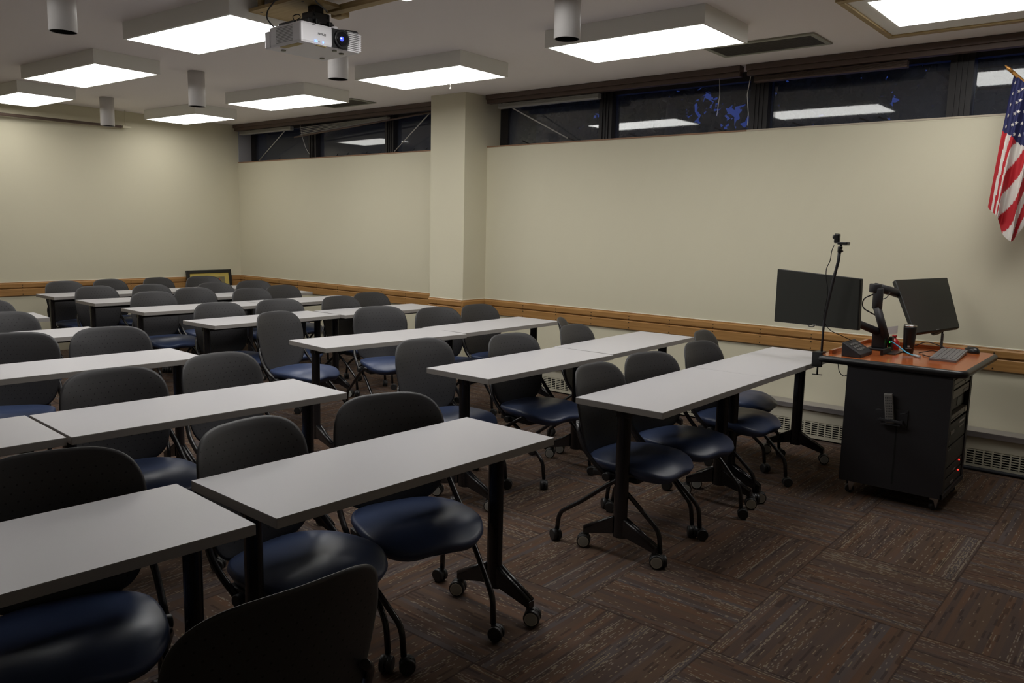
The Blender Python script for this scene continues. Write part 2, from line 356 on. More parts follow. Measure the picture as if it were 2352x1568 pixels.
# windows: frame with mullions, panes, small latches
def window(n, y0, y1, mull):
    z0, z1 = SILL, ZC
    b = MB(); x0, x1 = GX-0.01, GX+0.06
    b.box(x0, x1, y0, y1, z0, z0+0.012); b.box(x0, x1, y0, y1, z1-0.075, z1)
    b.box(x0, x1, y1-0.10, y1, z0, z1); b.box(x0, x1, y0, y0+0.05, z0, z1)
    for a, c in mull:
        b.box(x0-0.035, x1, a, c, z0, z1)
        w = (c-a)
        for k in (0.28, 0.5, 0.72): b.box(x0-0.045, x0-0.03, a+w*k-0.004, a+w*k+0.004, z0, z1)
    w = struct(b, 'window_%d' % n, MT['bronze'])
    ys = [y0] + [v for mm in sorted(mull) for v in mm] + [y1]
    for i in range(0, len(ys), 2):
        p = MB(); p.box(GX+0.018, GX+0.024, ys[i], ys[i+1], z0+0.005, z1-0.05); p.build('pane', MT['glass'], w)
    return w
w1 = window(1, PY2, BY-0.0, [(8.50, 8.65), (7.06, 7.20)])
w2 = window(2, FY, PY1, [(4.12, 4.26), (2.66, 2.81), (1.227, 1.374), (-0.25, -0.10), (-1.7, -1.55)])
for y in (9.35, 8.15, 7.95, 7.6, 7.35, 6.8, 6.6): 
    l = MB(); l.tube([(GX-0.015, y, SILL+0.004), (GX-0.05, y-0.05, SILL+0.012), (GX-0.07, y-0.12, SILL+0.045)], 0.005, 6); l.build('latch', MT['bronze'], w1)
for y in (5.05, 4.5, 3.82, 3.0, 2.35, 1.85, 1.72, 0.55):
    l = MB(); l.tube([(GX-0.015, y-0.05, SILL+0.004), (GX-0.05, y, SILL+0.012), (GX-0.07, y+0.09, SILL+0.05)], 0.006, 6); l.build('latch', MT['bronze'], w2)
b = MB(); b.box(WX+0.004, GX, BY-0.012, BY-0.0005, SILL, ZC-0.08); struct(b, 'trim_3', MT['jamb'])
# brown blind rails with raised slats
def blind(y0, y1, label, slats=True, wand=None, sm='slat'):
    r = empty('window_blind', ((WX-0.04), (y0+y1)/2, ZC)); tag(r, label, 'blind', 'raised window blinds')
    L = (y1-y0)/2; h = MB(); h.box(-0.045, 0.035, -L, L, -0.045, -0.001, b=0.004); h.box(-0.03, 0.03, -L+0.005, L-0.005, -0.082, -0.045, b=0.004)
    h.build('headrail', MT['valance'], r)
    for s0, s1, zz in (slats or []):
        s = MB(); n = 5
        for k in range(n): s.box(0.0, 0.05, s0-(y0+y1)/2, s1-(y0+y1)/2, -0.090-0.007*k-0.004, -0.090-0.007*k)
        s.box(-0.002, 0.052, s0-(y0+y1)/2, s1-(y0+y1)/2, -0.134, -0.124); s.build('slat_stack', MT[sm], r)
    for A, B in (wand or []):
        w = MB(); o = Vector(r.location); w.tube([Vector(A)-o, Vector(B)-o], 0.006, 8); w.build('wand', MT['cord'], r)
    return r
blind(PY2+0.003, BY-0.02, 'brown rail blind in the window bay between pillar and back corner', [(8.75, 9.9, 0)],
      [((6.16, 8.86, 2.735), (6.30, 9.74, 2.36)), ((6.16, 6.30, 2.735), (6.30, 7.02, 2.37))])
# the crooked lowered slats of the far bay: a fan of slats hanging askew
bb = [o for o in COL.objects if o.name.startswith('window_blind')][0]; o0 = Vector(bb.location)
s = MB()
for k in range(5):
    za = 2.735 - 0.004*k; zb = 2.715-0.021*k
    A = Vector((6.15, 6.98, za)); B = Vector((6.15, 8.60, zb))
    vs = [A-o0, B-o0, B-o0+Vector((0.045, 0, 0.0)), A-o0+Vector((0.045, 0, 0.0))]; s.add(vs+[v-Vector((0, 0, 0.006)) for v in vs], [(0, 1, 2, 3), (7, 6, 5, 4), (0, 4, 5, 1), (3, 2, 6, 7), (1, 5, 6, 2), (0, 3, 7, 4)])
s.build('sagging_slats', MT['slat'], bb)
s = MB(); s.tube([Vector((6.12, 6.05, 2.735))-o0, Vector((6.14, 8.7, 2.60))-o0], 0.010, 8); s.build('bottom_bar', MT['valance'], bb)
s = MB(); s.tube([Vector((6.12, 8.55, 2.75))-o0, Vector((6.125, 8.52, 2.6))-o0, Vector((6.13, 8.45, 2.45))-o0, Vector((6.13, 8.38, 2.38))-o0], 0.003, 5); s.build('pull_cord', MT['cord'], bb)
blind(2.80, PY1-0.04, 'brown rail blind from the pillar to the mid window joint', [(4.14, 5.32, 0)], [((6.13, 5.30, 2.76), (6.28, 4.58, 2.385))])
blind(-0.9, 2.752, 'brown rail blind over the window panes above the media cart', [(1.6, 2.70, 0)], None, 'valance')
bb2 = [o for o in COL.objects if o.name.startswith('window_blind')][1]
bb3 = [o for o in COL.objects if o.name.startswith('window_blind')][2]; o0 = Vector(bb3.location)
s = MB(); s.tube([Vector((6.10, 2.72, 2.74))-o0, Vector((6.10, 2.74, 2.6))-o0, Vector((6.12, 2.73, 2.46))-o0, Vector((6.14, 2.74, 2.37))-o0], 0.0035, 6); s.build('pull_cord', MT['cord'], bb3)
o0 = Vector(bb2.location); s = MB(); s.tube([Vector((6.10, 2.98, 2.745))-o0, Vector((6.10, 2.97, 2.62))-o0, Vector((6.11, 2.99, 2.46))-o0], 0.003, 6); s.build('pull_cord', MT['cord'], bb2)

# oak chair rail: two boards with screws and a thin cream strip along the top
RZ0, RZ1, RZM = 0.659, 0.812, 0.742
def rail(name, A, B, nrm, m, z0=RZ0, z1=RZ1, screws=True):
    A = Vector((*A, 0)); B = Vector((*B, 0)); d = (B-A).normalized(); N = Vector((*nrm, 0)); L = (B-A).length
    b = MB()
    def seg(za, zb, t, mi=0, taper=0.006):
        prof = [(0, za), (t-taper, za), (t, za+taper), (t, zb-taper), (t-taper, zb), (0, zb)]
        n = len(prof); vs = [A + N*p + Vector((0, 0, z)) for p, z in prof] + [B + N*p + Vector((0, 0, z)) for p, z in prof]
        b.add(vs, [tuple(range(n)), tuple(range(2*n-1, n-1, -1))] + [(k, n+k, n+(k+1) % n, (k+1) % n) for k in range(n)], mi)
    seg(z0, RZM+(z0-RZ0)-0.0015, 0.020); seg(RZM+(z0-RZ0)+0.0015, z1-0.006, 0.022, 0, 0.012); seg(z1-0.008, z1, 0.012, 0, 0.003); seg(z1, z1+0.005, 0.006, 2, 0.001)
    if screws:
        k = 0.12
        while k < L-0.05:
            for z in (z0+0.018, RZM+(z0-RZ0)-0.016, RZM+(z0-RZ0)+0.014, z1-0.032):
                c = A + d*k + Vector((0, 0, z)); b.cyl(c+N*0.0215, N, 0.005, 0.003, 8, 1)
            k += 0.405
    return struct(b, name, [m, MT['screw'], MT['railcap']])
rail('trim_4', (WX, BY-0.0), (WX, PY2+0.001), (-1, 0), MT['oak'], screws=True)
rail('trim_5', (PX, PY2), (PX, PY1), (-1, 0), MT['oak'])
rail('trim_6', (PX-0.02, PY1), (WX-0.022, PY1), (0, -1), MT['oakx'], screws=False)
rail('trim_7', (WX, PY1-0.001), (WX, FY), (-1, 0), MT['oak'])
rail('trim_8', (LX, BY), (WX-0.023, BY), (0, -1), MT['oakx'])

# baseboard radiators along the window wall
def heater(y0, y1, label, x1=WX):
    r = empty('baseboard_heater', (x1-0.005, (y0+y1)/2, 0)); tag(r, label, 'heater', 'baseboard heaters under the windows'); L = (y1-y0)/2-0.002
    c = MB(); c.box(-0.135, 0, -L, L, 0.135, 0.245, 0, 0.006); c.box(-0.137, -0.125, -L, L, 0.012, 0.036, 0); c.box(-0.02, 0, -L, L, 0.0, 0.14, 0)
    c.build('cover', MT['heater'], r)
    t = MB(); t.box(-0.150, -0.0, -L, L, 0.246, 0.262, 0, 0.003); t.box(-0.150, -0.142, -L, L, 0.225, 0.25, 0); t.build('top_ledge', MT['alu'], r)
    g = MB(); p = 0.052; n = int(2*L/p)
    for k in range(n+1): 
        y = -L+k*p; g.box(-0.137, -0.129, y-0.005, min(L, y+0.005), 0.034, 0.137)
    for k in range(6): z = 0.045+k*0.0165; g.box(-0.1365, -0.1295, -L, L, z, z+0.0055)
    g.build('grille', MT['heater'], r)
    d = MB(); d.box(-0.10, -0.096, -L, L, 0.012, 0.13); d.build('dark_interior', MT['slot'], r)
heater(PY2+0.02, BY-0.05, 'cream baseboard heater between the pillar and the back corner')
heater(2.72, PY1-0.03, 'cream baseboard heater behind the front window-side tables, nearest the pillar')
heater(-2.6, 2.70, 'cream baseboard heater behind the media cart')
b = MB(); b.tube([(5.985, 1.0, 0.014), (5.985, -2.5, 0.014)], 0.013, 8); tag(b.build('floor_pipe', MT['pipe']), 'dark pipe lying on the carpet along the heater right of the media cart', 'pipe')

# ================================================================ CEILING
def fixture(c, L, W, rz, label, z=2.715, lamp='lamp'):
    r = empty('ceiling_light', (c[0], c[1], ZC), rz); tag(r, label, 'ceiling light', 'boxed fluorescent ceiling lights')
    h = z-ZC; x, y = W/2+0.018, L/2+0.018; t = 0.017; b = MB()
    b.box(-x, -x+t, -y, y, h, -0.0005); b.box(x-t, x, -y, y, h, -0.0005); b.box(-x+t, x-t, -y, -y+t, h, -0.0005); b.box(-x+t, x-t, y-t, y, h, -0.0005); b.box(-x+t, x-t, -y+t, y-t, -0.02, -0.0005)
    b.build('housing', MT['fixture'], r)
    d = MB(); d.box(-W/2+0.001, W/2-0.001, -L/2+0.001, L/2-0.001, h+0.001, h+0.008); d.build('diffuser', MT[lamp], r)
    return r
F1 = fixture((4.655, 2.816), 1.108, 0.562, 0.007, 'boxed ceiling light nearest the long window, overlapped by a white can light')
F2 = fixture((4.715, 4.835), 1.13, 0.53, 0.03, 'boxed ceiling light hung in front of the pillar, with a pull cord')
F3 = fixture((4.865, 7.02), 1.18, 0.52, 0.06, 'boxed ceiling light beside the small far ceiling vent')
F4 = fixture((5.0, 9.13), 1.02, 0.50, 0.055, 'smallest-looking boxed ceiling light, nearest the back corner of the room', lamp='lampd')
F5 = fixture((3.07, 7.23), 1.24, 0.505, 0.05, 'boxed ceiling light left of the projector, between two can lights', lamp='lampd')
F6 = fixture((3.28, 9.22), 0.98, 0.50, 0.03, 'boxed ceiling light cut by the left picture edge', lamp='lampd')
F7 = fixture((2.895, 4.97), 1.16, 0.52, 0.05, 'large boxed ceiling light right behind the white projector', lamp='lampb')
F8 = fixture((2.80, 2.74), 1.16, 0.52, 0.0, 'boxed ceiling light of which only a corner tip shows at the top edge', lamp='lampb')
w = MB(); w.tube([(0.05, -0.18, -0.11), (0.05, -0.18, -0.19)], 0.0025, 5); w.cyl((0.05, -0.18, -0.194), (0, 0, 1), 0.006, 0.012, 8); w.build('pull_cord', MT['cord'], F2)
fixture((1.12, 7.05), 1.2, 0.5, 0.0, 'boxed ceiling light outside the left picture edge, toward the back wall', lamp='lampd')
fixture((1.12, 4.9), 1.2, 0.5, 0.0, 'boxed ceiling light outside the left picture edge, over the nearer rows')
# recessed light with a grey rim and pine surround over the media cart
r = empty('ceiling_light', (5.15, 0.86, ZC)); tag(r, 'flush ceiling light framed in raw pine at the upper right, over the media cart', 'ceiling light', 'boxed fluorescent ceiling lights')
b = MB(); b.box(-0.32, 0.322, -0.60, 0.635, -0.012, -0.004); b.build('diffuser', MT['lamp'], r)
b = MB()
for a in ((-0.42, -0.32, -0.70, 0.73), (0.322, 0.525, -0.70, 0.73), (-0.32, 0.322, 0.635, 0.73), (-0.32, 0.322, -0.70, -0.60)): b.box(a[0], a[1], a[2], a[3], -0.010, -0.0005)
b.build('rim', MT['fixture'], r)
b = MB()
for a in ((-0.47, -0.42, -0.75, 0.765), (0.525, 0.575, -0.75, 0.765), (-0.42, 0.525, 0.73, 0.765), (-0.42, 0.525, -0.75, -0.70)): b.box(a[0], a[1], a[2], a[3], -0.022, -0.0005, 0, 0.003)
b.build('surround', MT['pine'], r)
# can lights
cans = [((1.909, 4.787), 'white can light at the upper left, leftmost and nearest of the cans on that side'),
        ((3.574, 2.632), 'tall white can light in front of the light nearest the long window'),
        ((3.641, 4.64), 'short white can light peeking out below the projector'),
        ((3.788, 6.79), 'white can light hanging above the corner-most ceiling light'),
        ((4.012, 9.05), 'farthest white can light, by the tube on the back wall')]
can0 = None
for c, lab in cans:
    if can0 is None:
        can0 = r = empty('can_light', (*c, ZC)); h = -(ZC-2.53)
        b = MB(); b.lathe((0, 0, 0), [(0.0, -0.0005), (0.07, -0.0005), (0.07, h), (0.066, h-0.001), (0.066, h+0.09), (0.0, h+0.09)], 40); b.build('housing', MT['canw'], r)
        b = MB(); b.lathe((0, 0, 0), [(0.0655, h+0.002), (0.0655, h+0.088), (0.0, h+0.088)], 40); b.build('baffle', MT['canb'], r)
        tag(r, lab, 'can light', 'cylinder can lights on the ceiling')
    else: dup(can0, (*c, ZC), 0, lab)
def vent(x0, x1, y0, y1, label):
    r = empty('ceiling_vent', ((x0+x1)/2, (y0+y1)/2, ZC)); tag(r, label, 'vent', 'ceiling air vents'); X, Y = (x1-x0)/2, (y1-y0)/2
    b = MB(); e = 0.035
    for a in ((-X, -X+e, -Y, Y), (X-e, X, -Y, Y), (-X+e, X-e, -Y, -Y+e), (-X+e, X-e, Y-e, Y)): b.box(*a, -0.012, -0.0005, 0, 0.002)
    b.build('rim', MT['ventrim'], r)
    b = MB(); b.box(-X+e, X-e, -Y+e, Y-e, -0.004, -0.0005)
    n = 14
    for k in range(n): x = -X+e+(2*X-2*e)*(k+0.5)/n; b.box(x-0.005, x+0.005, -Y+e, Y-e, -0.010, -0.003)
    b.build('grille', MT['vent'], r)
vent(5.36, 5.72, 1.98, 2.76, 'dark slotted ceiling vent beside the light nearest the long window')
vent(5.46, 5.80, 6.75, 7.45, 'small dark ceiling vent near the far window bay')

# projector on a plywood plate with a black mount
PJ = empty('projector', (2.905, 3.905, 2.50), -0.03)
tag(PJ, 'white ceiling projector hung upside down with a glowing blue lens', 'projector')
hw, hd, hh = 0.198, 0.155, 0.112
b = MB(); b.box(-hw, hw, -hd, hd, 0, hh, 0, 0.014)
b.box(-hw, hw, hd-0.01, hd+0.045, 0.002, hh-0.018, 0, 0.006)
b.build('body', MT['white'], PJ)
b = MB()
for k in range(11): z = 0.016+k*0.0078; b.box(-hw-0.0012, -hw+0.001, -0.075, 0.085, z, z+0.0028)
b.box(-hw-0.0012, -hw+0.001, hd-0.012, hd-0.010, 0.006, hh-0.012)
b.build('side_vent', MT['whited'], PJ)
b = MB()
for k in range(9): z = 0.012+k*0.0105; b.box(0.108, hw+0.002, -hd-0.004, -hd+0.004, z, z+0.0050)
b.box(0.180, hw+0.002, -hd-0.001, -hd+0.03, 0.01, 0.1)
b.build('front_louvres', MT['white'], PJ)
b = MB()
for k in range(9): z = 0.0172+k*0.0105; b.box(0.108, 0.185, -hd-0.0015, -hd+0.002, z, z+0.0050)
b.build('louvre_gaps', MT['whited'], PJ)
b = MB(); b.box(0.000, 0.106, -hd-0.002, -hd+0.002, 0.004, hh-0.006); b.build('lens_recess', MT['black'], PJ)
lz = 0.056
b = MB(); b.cyl((0.062, -hd-0.004, lz), (0, 1, 0), 0.050, 0.022, 40, 0, 0, 0.004); b.cyl((0.062, -hd-0.017, lz), (0, 1, 0), 0.038, 0.008, 40, 1, 1, 0.002); lo = b.build('lens_barrel', [MT['black'], MT['blackg']], PJ)
b = MB(); b.cyl((0.052, -hd-0.0225, lz-0.002), (0, 1, 0), 0.0125, 0.004, 24, 0, 0); b.build('lens_glow', MT['lens'], lo)
b = MB(); b.box(0.042, 0.052, -hd-0.0262, -hd-0.0246, lz-0.005, lz+0.003); b.build('lens_core', MT['lensw'], lo)
b = MB(); b.cyl((0.045, -0.12, hh+0.006), (0, 0, 1), 0.018, 0.014, 20, 0, 0, 0.003); b.build('focus_ring', MT['white'], PJ)
for x in (-0.112, -0.101, -0.060): 
    b = MB(); b.tube([(x, -hd-0.002, 0.012), (x+0.005, -hd-0.003, 0.018), (x, -hd-0.002, 0.024)], 0.0016, 6); b.build('status_light', MT['ledb'], PJ)
b = MB()
for x in (-0.088, -0.080, -0.072): b.box(x, x+0.0015, -hd-0.001, -hd+0.001, 0.014, 0.021)
b.box(-0.130, -0.102, -hd-0.001, -hd+0.001, 0.099, 0.102)
b.build('panel_marks', MT['letter'], PJ)
b = MB(); b.box(-0.186, -0.150, -0.11, 0.07, -0.0012, 0.001); b.box(-0.09, -0.03, -0.147, -0.128, -0.0012, 0.001); b.build('yellow_filter_patch', MT['yellowm'], PJ)
b = MB()
for x, y in ((0.05, -0.11), (0.12, -0.08), (0.13, 0.12), (-0.13, 0.12)): b.cyl((x, y, -0.003), (0, 0, 1), 0.014, 0.006, 16)
b.build('foot_pads', MT['ventrim'], PJ)
# the maker's word, upside down because the projector hangs inverted
def text_mesh(body, size, name, m, parent, mtx, ext=0.0006, align='CENTER'):
    cu = bpy.data.curves.new(name, 'FONT'); cu.body = body; cu.size = size; cu.align_x = align; cu.align_y = 'CENTER'; cu.extrude = ext
    t = bpy.data.objects.new(name+'_tmp', cu); COL.objects.link(t)
    bpy.context.view_layer.update(); me = bpy.data.meshes.new_from_object(t.evaluated_get(bpy.context.evaluated_depsgraph_get()))
    bpy.data.objects.remove(t); me.transform(mtx); me.name = name; me.materials.clear(); me.materials.append(m)
    o = bpy.data.objects.new(name, me); COL.objects.link(o); o.parent = parent; return o
mt_ = Matrix.Translation((-0.065, -hd-0.001, 0.060)) @ Matrix.Rotation(pi, 4, 'Y') @ Matrix.Rotation(pi/2, 4, 'X')
text_mesh('EPSON', 0.017, 'brand_lettering', MT['letter'], PJ, mt_)
# mount
PM = empty('projector_mount', (2.93, 3.93, 2.62)); tag(PM, 'black steel bracket between the plywood plate and the projector', 'bracket')
b = MB(); b.box(-0.060, 0.060, -0.05, 0.05, 0.022, 0.092, 0, 0.006); b.box(-0.10, 0.095, -0.07, 0.07, 0.0, 0.024, 0, 0.004); b.box(-0.03, 0.03, -0.03, 0.03, 0.090, 0.1318); 
for q in (-0.045, 0.045): b.cyl((q, -0.052, 0.075), (0, 1, 0), 0.008, 0.008, 10); b.box(q-0.012, q+0.012, -0.078, -0.05, 0.018, 0.045, 0, 0.003)
b.box(-0.095, -0.06, -0.06, 0.05, 0.02, 0.050, 0, 0.004); b.box(0.06, 0.09, -0.05, 0.05, 0.02, 0.045, 0, 0.004); b.tube([(-0.06, -0.055, 0.03), (0.06, -0.06, 0.035)], 0.005, 8)
b.build('gimbal', MT['black'], PM)
for a in ((0.19, -0.13), (-0.17, -0.10), (-0.15, 0.13), (0.17, 0.12)):
    b = MB(); b.tube([(0.0, 0.0, 0.006), (a[0]*0.8, a[1]*0.8, 0.012), (a[0], a[1], 0.008), (a[0], a[1], -0.010)], 0.008, 8, rb=0.02); b.build('arm', MT['black'], PM)
b = MB(); b.box(-0.17, -0.05, -0.02, 0.12, -0.007, 0.022, 0, 0.006); b.build('cable_box', MT['black'], PM)
b = MB(); b.box(2.774, 3.026, 3.84, 4.36, 2.752, 2.770); b.box(3.026, 3.075, 3.965, 4.36, 2.752, 2.770)
for q in ((2.82, 4.30), (3.05, 4.30), (2.82, 3.90), (3.05, 4.05)): b.cyl((*q, 2.7515), (0, 0, 1), 0.008, 0.003, 10, 1); b.cyl((*q, 2.797), (0, 0, 1), 0.02, 0.055, 12, 0)
tag(b.build('plywood_plate', [MT['pine'], MT['screw']]), 'yellowish plywood mounting board above the projector', 'board')
b = MB(); b.box(3.03, 3.09, 3.42, 3.96, 2.74, 2.7745, 0, 0.004); b.box(3.085, 3.15, 3.90, 4.00, 2.73, 2.785, 0, 0.012); b.box(3.03, 3.09, 2.2, 3.42, 2.74, 2.7745); b.box(3.04, 3.08, 3.5, 3.54, 2.774, 2.8245); b.box(3.04, 3.08, 2.3, 2.34, 2.774, 2.8245)
tag(b.build('timber_batten', MT['pine']), 'pine batten along the ceiling right of the projector plate', 'batten')
b = MB(); b.tube([(2.735, 4.05, 2.615), (2.70, 4.07, 2.66), (2.70, 4.06, 2.70), (2.70, 3.99, 2.74), (2.71, 3.9, 2.79), (2.72, 3.88, 2.824)], 0.004, 8, rb=0.05)
tag(b.build('projector_cable', MT['dgrey']), 'dark cable looping from the ceiling down to the projector back', 'cable')
b = MB(); b.tube([(2.95, 3.86, 2.716), (2.88, 3.76, 2.69), (2.80, 3.70, 2.687), (2.747, 3.70, 2.711), (2.70, 3.66, 2.824)], 0.0035, 8, rb=0.05)
tag(b.build('projector_cable', MT['dgrey']), 'short dark cable rising from the mount behind the projector', 'cable')
b = MB(); b.tube([(2.80, 3.95, 2.65), (2.83, 3.93, 2.672), (2.80, 3.91, 2.682), (2.77, 3.93, 2.668), (2.80, 3.95, 2.648), (2.86, 3.93, 2.645)], 0.0025, 6, rb=0.02); b.build('cable_loop', MT['black'], PM).location = -Vector(PM.location)
# long tube on the back wall under the ceiling
r = empty('wall_tube', (4.60, BY-0.10, 2.63)); tag(r, 'long brownish horizontal tube near the ceiling on the back wall', 'tube')
b = MB(); b.tube([(-5.2, 0, -0.02), (-0.05, 0, 0.0)], 0.017, 12); b.build('tube', MT['valance'], r)
b = MB(); b.box(-0.04, 0.06, -0.02, 0.02, -0.012, 0.016, 0, 0.004); b.tube([(0.0, 0.0, 0.01), (0.0, 0.0, 0.194)], 0.004, 6); b.box(-0.02, 0.02, 0.0, 0.099, -0.006, 0.006); b.build('end_bracket', MT['wall'], r)

# ================================================================ TABLES
def caster(parent, c, r, w, hub, ang, name='caster', hood=True):
    """twin wheel caster; c = floor point under the stem"""
    b = MB(); x, y, z = c; d = Vector((cos(ang), sin(ang), 0)); ax = Vector((-sin(ang), cos(ang), 0)); off = d*r*0.45
    for s in (-1, 1):
        cc = Vector((x, y, r)) + off + ax*s*(w*0.29)
        b.cyl(cc, ax, r, w*0.40, 24, 0, 0, r*0.16)
        if hub:
            b.cyl(cc+ax*s*w*0.2015, ax, r*0.80, 0.0016, 24, 1); b.cyl(cc+ax*s*w*0.2045, ax, r*0.68, 0.0016, 24, 2)
    b.cyl(Vector((x, y, r))+off, ax, r*0.72, w*0.16, 16, 0)
    b.tube([(x, y, r*1.15), (x, y, z)], r*0.30, 10)
    # hood over the wheels
    pr = [Vector((x, y, r)) + off + d*cos(a)*r*0.86 + Vector((0, 0, 1))*sin(a)*r*1.06 for a in [pi*k/8 for k in range(1, 9)]]
    vs = []
    for q in pr: vs += [q-ax*w*0.11, q+ax*w*0.11]
    for q in pr: vs += [(q-(q-Vector((x, y, r))-off)*0.16)-ax*w*0.11, (q-(q-Vector((x, y, r))-off)*0.16)+ax*w*0.11]
    n = len(pr); fs = [(2*i, 2*i+1, 2*i+3, 2*i+2) for i in range(n-1)] + [(2*n+2*i, 2*n+2*i+2, 2*n+2*i+3, 2*n+2*i+1) for i in range(n-1)] + [(2*i, 2*i+2, 2*n+2*i+2, 2*n+2*i) for i in range(n-1)] + [(2*i+1, 2*n+2*i+1, 2*n+2*i+3, 2*i+3) for i in range(n-1)]
    b.add(vs, fs, 0)
    return b.build(name, [MT['rubber'], MT['hubring'], MT['hub']], parent)

def make_table():
    """origin = floor under the near-left corner; x along the length, y away from the front"""
    r = empty('training_table')
    b = MB(); t = 0.030
    b.box(0, TL, 0, TW, TH-t, TH-0.0012, 1, 0.0015); b.box(0.0006, TL-0.0006, 0.0006, TW-0.0006, TH-0.0013, TH, 0)
    b.build('tabletop', [MT['laminate'], MT['edgeband']], r)
    for lx in (0.055, TL-0.055):
        s = 1 if lx < 0.5 else -1; X = lx+s*0.012; cy = TW/2
        b = MB()
        prof = [(X+cos(a)*0.0235, cy+sin(a)*0.036) for a in [2*pi*k/20 for k in range(20)]]
        b.prism(prof, 0.098, TH-0.035); b.build('leg_column', MT['blackmetal'], r)
        b = MB(); b.box(X-0.02, X+0.02, cy-0.14, cy+0.14, TH-t-0.008, TH-t-0.0005, 0, 0.002); b.box(X-0.022, X+0.024, cy-0.034, cy+0.034, TH-t-0.040, TH-t-0.006, 0, 0.006); b.build('mounting_plate', MT['blacksatin'], r)
        for q in (-1, 1):
            b = MB(); y0, y1 = cy+q*0.028, cy+q*0.197
            P = [(y0, 0.190), (y1, 0.098), (y1, 0.070), (y0, 0.112)]
            vs = []
            for (yy, zz), hw_ in zip(P, (0.021, 0.015, 0.015, 0.021)): vs += [(X-hw_, yy, zz), (X+hw_, yy, zz)]
            b.add(vs, [(0, 1, 3, 2), (4, 5, 7, 6), (0, 2, 4, 6), (1, 7, 5, 3), (2, 3, 5, 4), (0, 6, 7, 1)])
            b.tube([(X-0.011, y0, 0.188), (X-0.009, y1-q*0.003, 0.0985)], 0.0095, 8); b.tube([(X+0.011, y0, 0.188), (X+0.009, y1-q*0.003, 0.0985)], 0.0095, 8)
            f = b.build('foot', MT['blackmetal'], r)
            caster(f, (X, y1-q*0.013, 0.080), 0.033, 0.056, True, pi/2*q+0.5)
    b = MB(); b.box(0.09, TL-0.09, TW/2-0.018, TW/2+0.018, TH-t-0.040, TH-t-0.010, 0, 0.003); b.build('crossbar', MT['blacksatin'], r)
    return r
tables = [
 ('D', (1.192, 1.795), -0.021, 'grey table with free right end in the nearest left-block row, right of its pair'),
 ('Dl', (-0.072, 1.866), -0.054, 'nearest grey table at the lower left, cut by the left picture edge'),
 ('C', (1.162, 3.028), -0.051, 'second-row grey table left of the aisle, its right end free'),
 ('Cl', (-0.056, 3.102), -0.052, 'second-row grey table at the left picture edge, only a corner showing'),
 ('Lr', (1.218, 4.380), -0.042, 'third-row grey table at the left of the aisle'),
 ('L2', (1.305, 5.721), -0.021, 'fourth-row grey table at the left of the aisle, partly behind a chair back'),
 ('L3', (1.334, 7.018), -0.10, 'farthest left-block grey table, a small corner seen beyond the chairs at left'),
 ('G1', (3.072, 1.680), 0.010, 'nearest window-block grey table, its left end at the aisle'),
 ('G2', (4.2795, 1.6925), 0.004, 'front-row grey table whose right end meets the media cart'),
 ('F1', (3.110, 2.734), -0.002, 'second-row grey table right of the aisle, its left end free'),
 ('F2', (4.335, 2.750), 0.033, 'second-row grey table next to the window wall'),
 ('E1', (3.142, 4.153), -0.094, 'third-row grey table right of the aisle, slightly askew'),
 ('E2', (4.372, 4.080), 0.009, 'third-row grey table next to the pillar'),
 ('B4', (3.222, 5.620), 0.018, 'fourth-row grey table right of the aisle'),
 ('B4b', (4.446, 5.590), -0.010, 'fourth-row grey table ending in front of the pillar'),
 ('B3', (3.254, 6.816), -0.030, 'fifth-row grey table right of the aisle'),
 ('B3b', (4.480, 6.79), 0.0, 'fifth-row grey table by the window wall beyond the pillar'),
 ('B2', (3.268, 7.815), -0.030, 'sixth-row grey table right of the aisle'),
 ('B2b', (4.500, 7.775), 0.0, 'sixth-row grey table toward the back corner, mostly hidden by chair backs'),
 ('B1', (3.237, 8.680), 0.0, 'back-row grey table with its left corner against the oak rail view'),
 ('B1b', (4.455, 8.685), 0.0, 'back-row grey table below the leaning framed picture'),
]
T0 = make_table()
for i, (k, c, a, lab) in enumerate(tables):
    if i == 0: t = T0; t.location = (*c, 0); t.rotation_euler = (0, 0, a)
    else: t = dup(T0, (*c, 0), a, lab)
    tag(t, lab, 'table', 'grey training tables on casters')

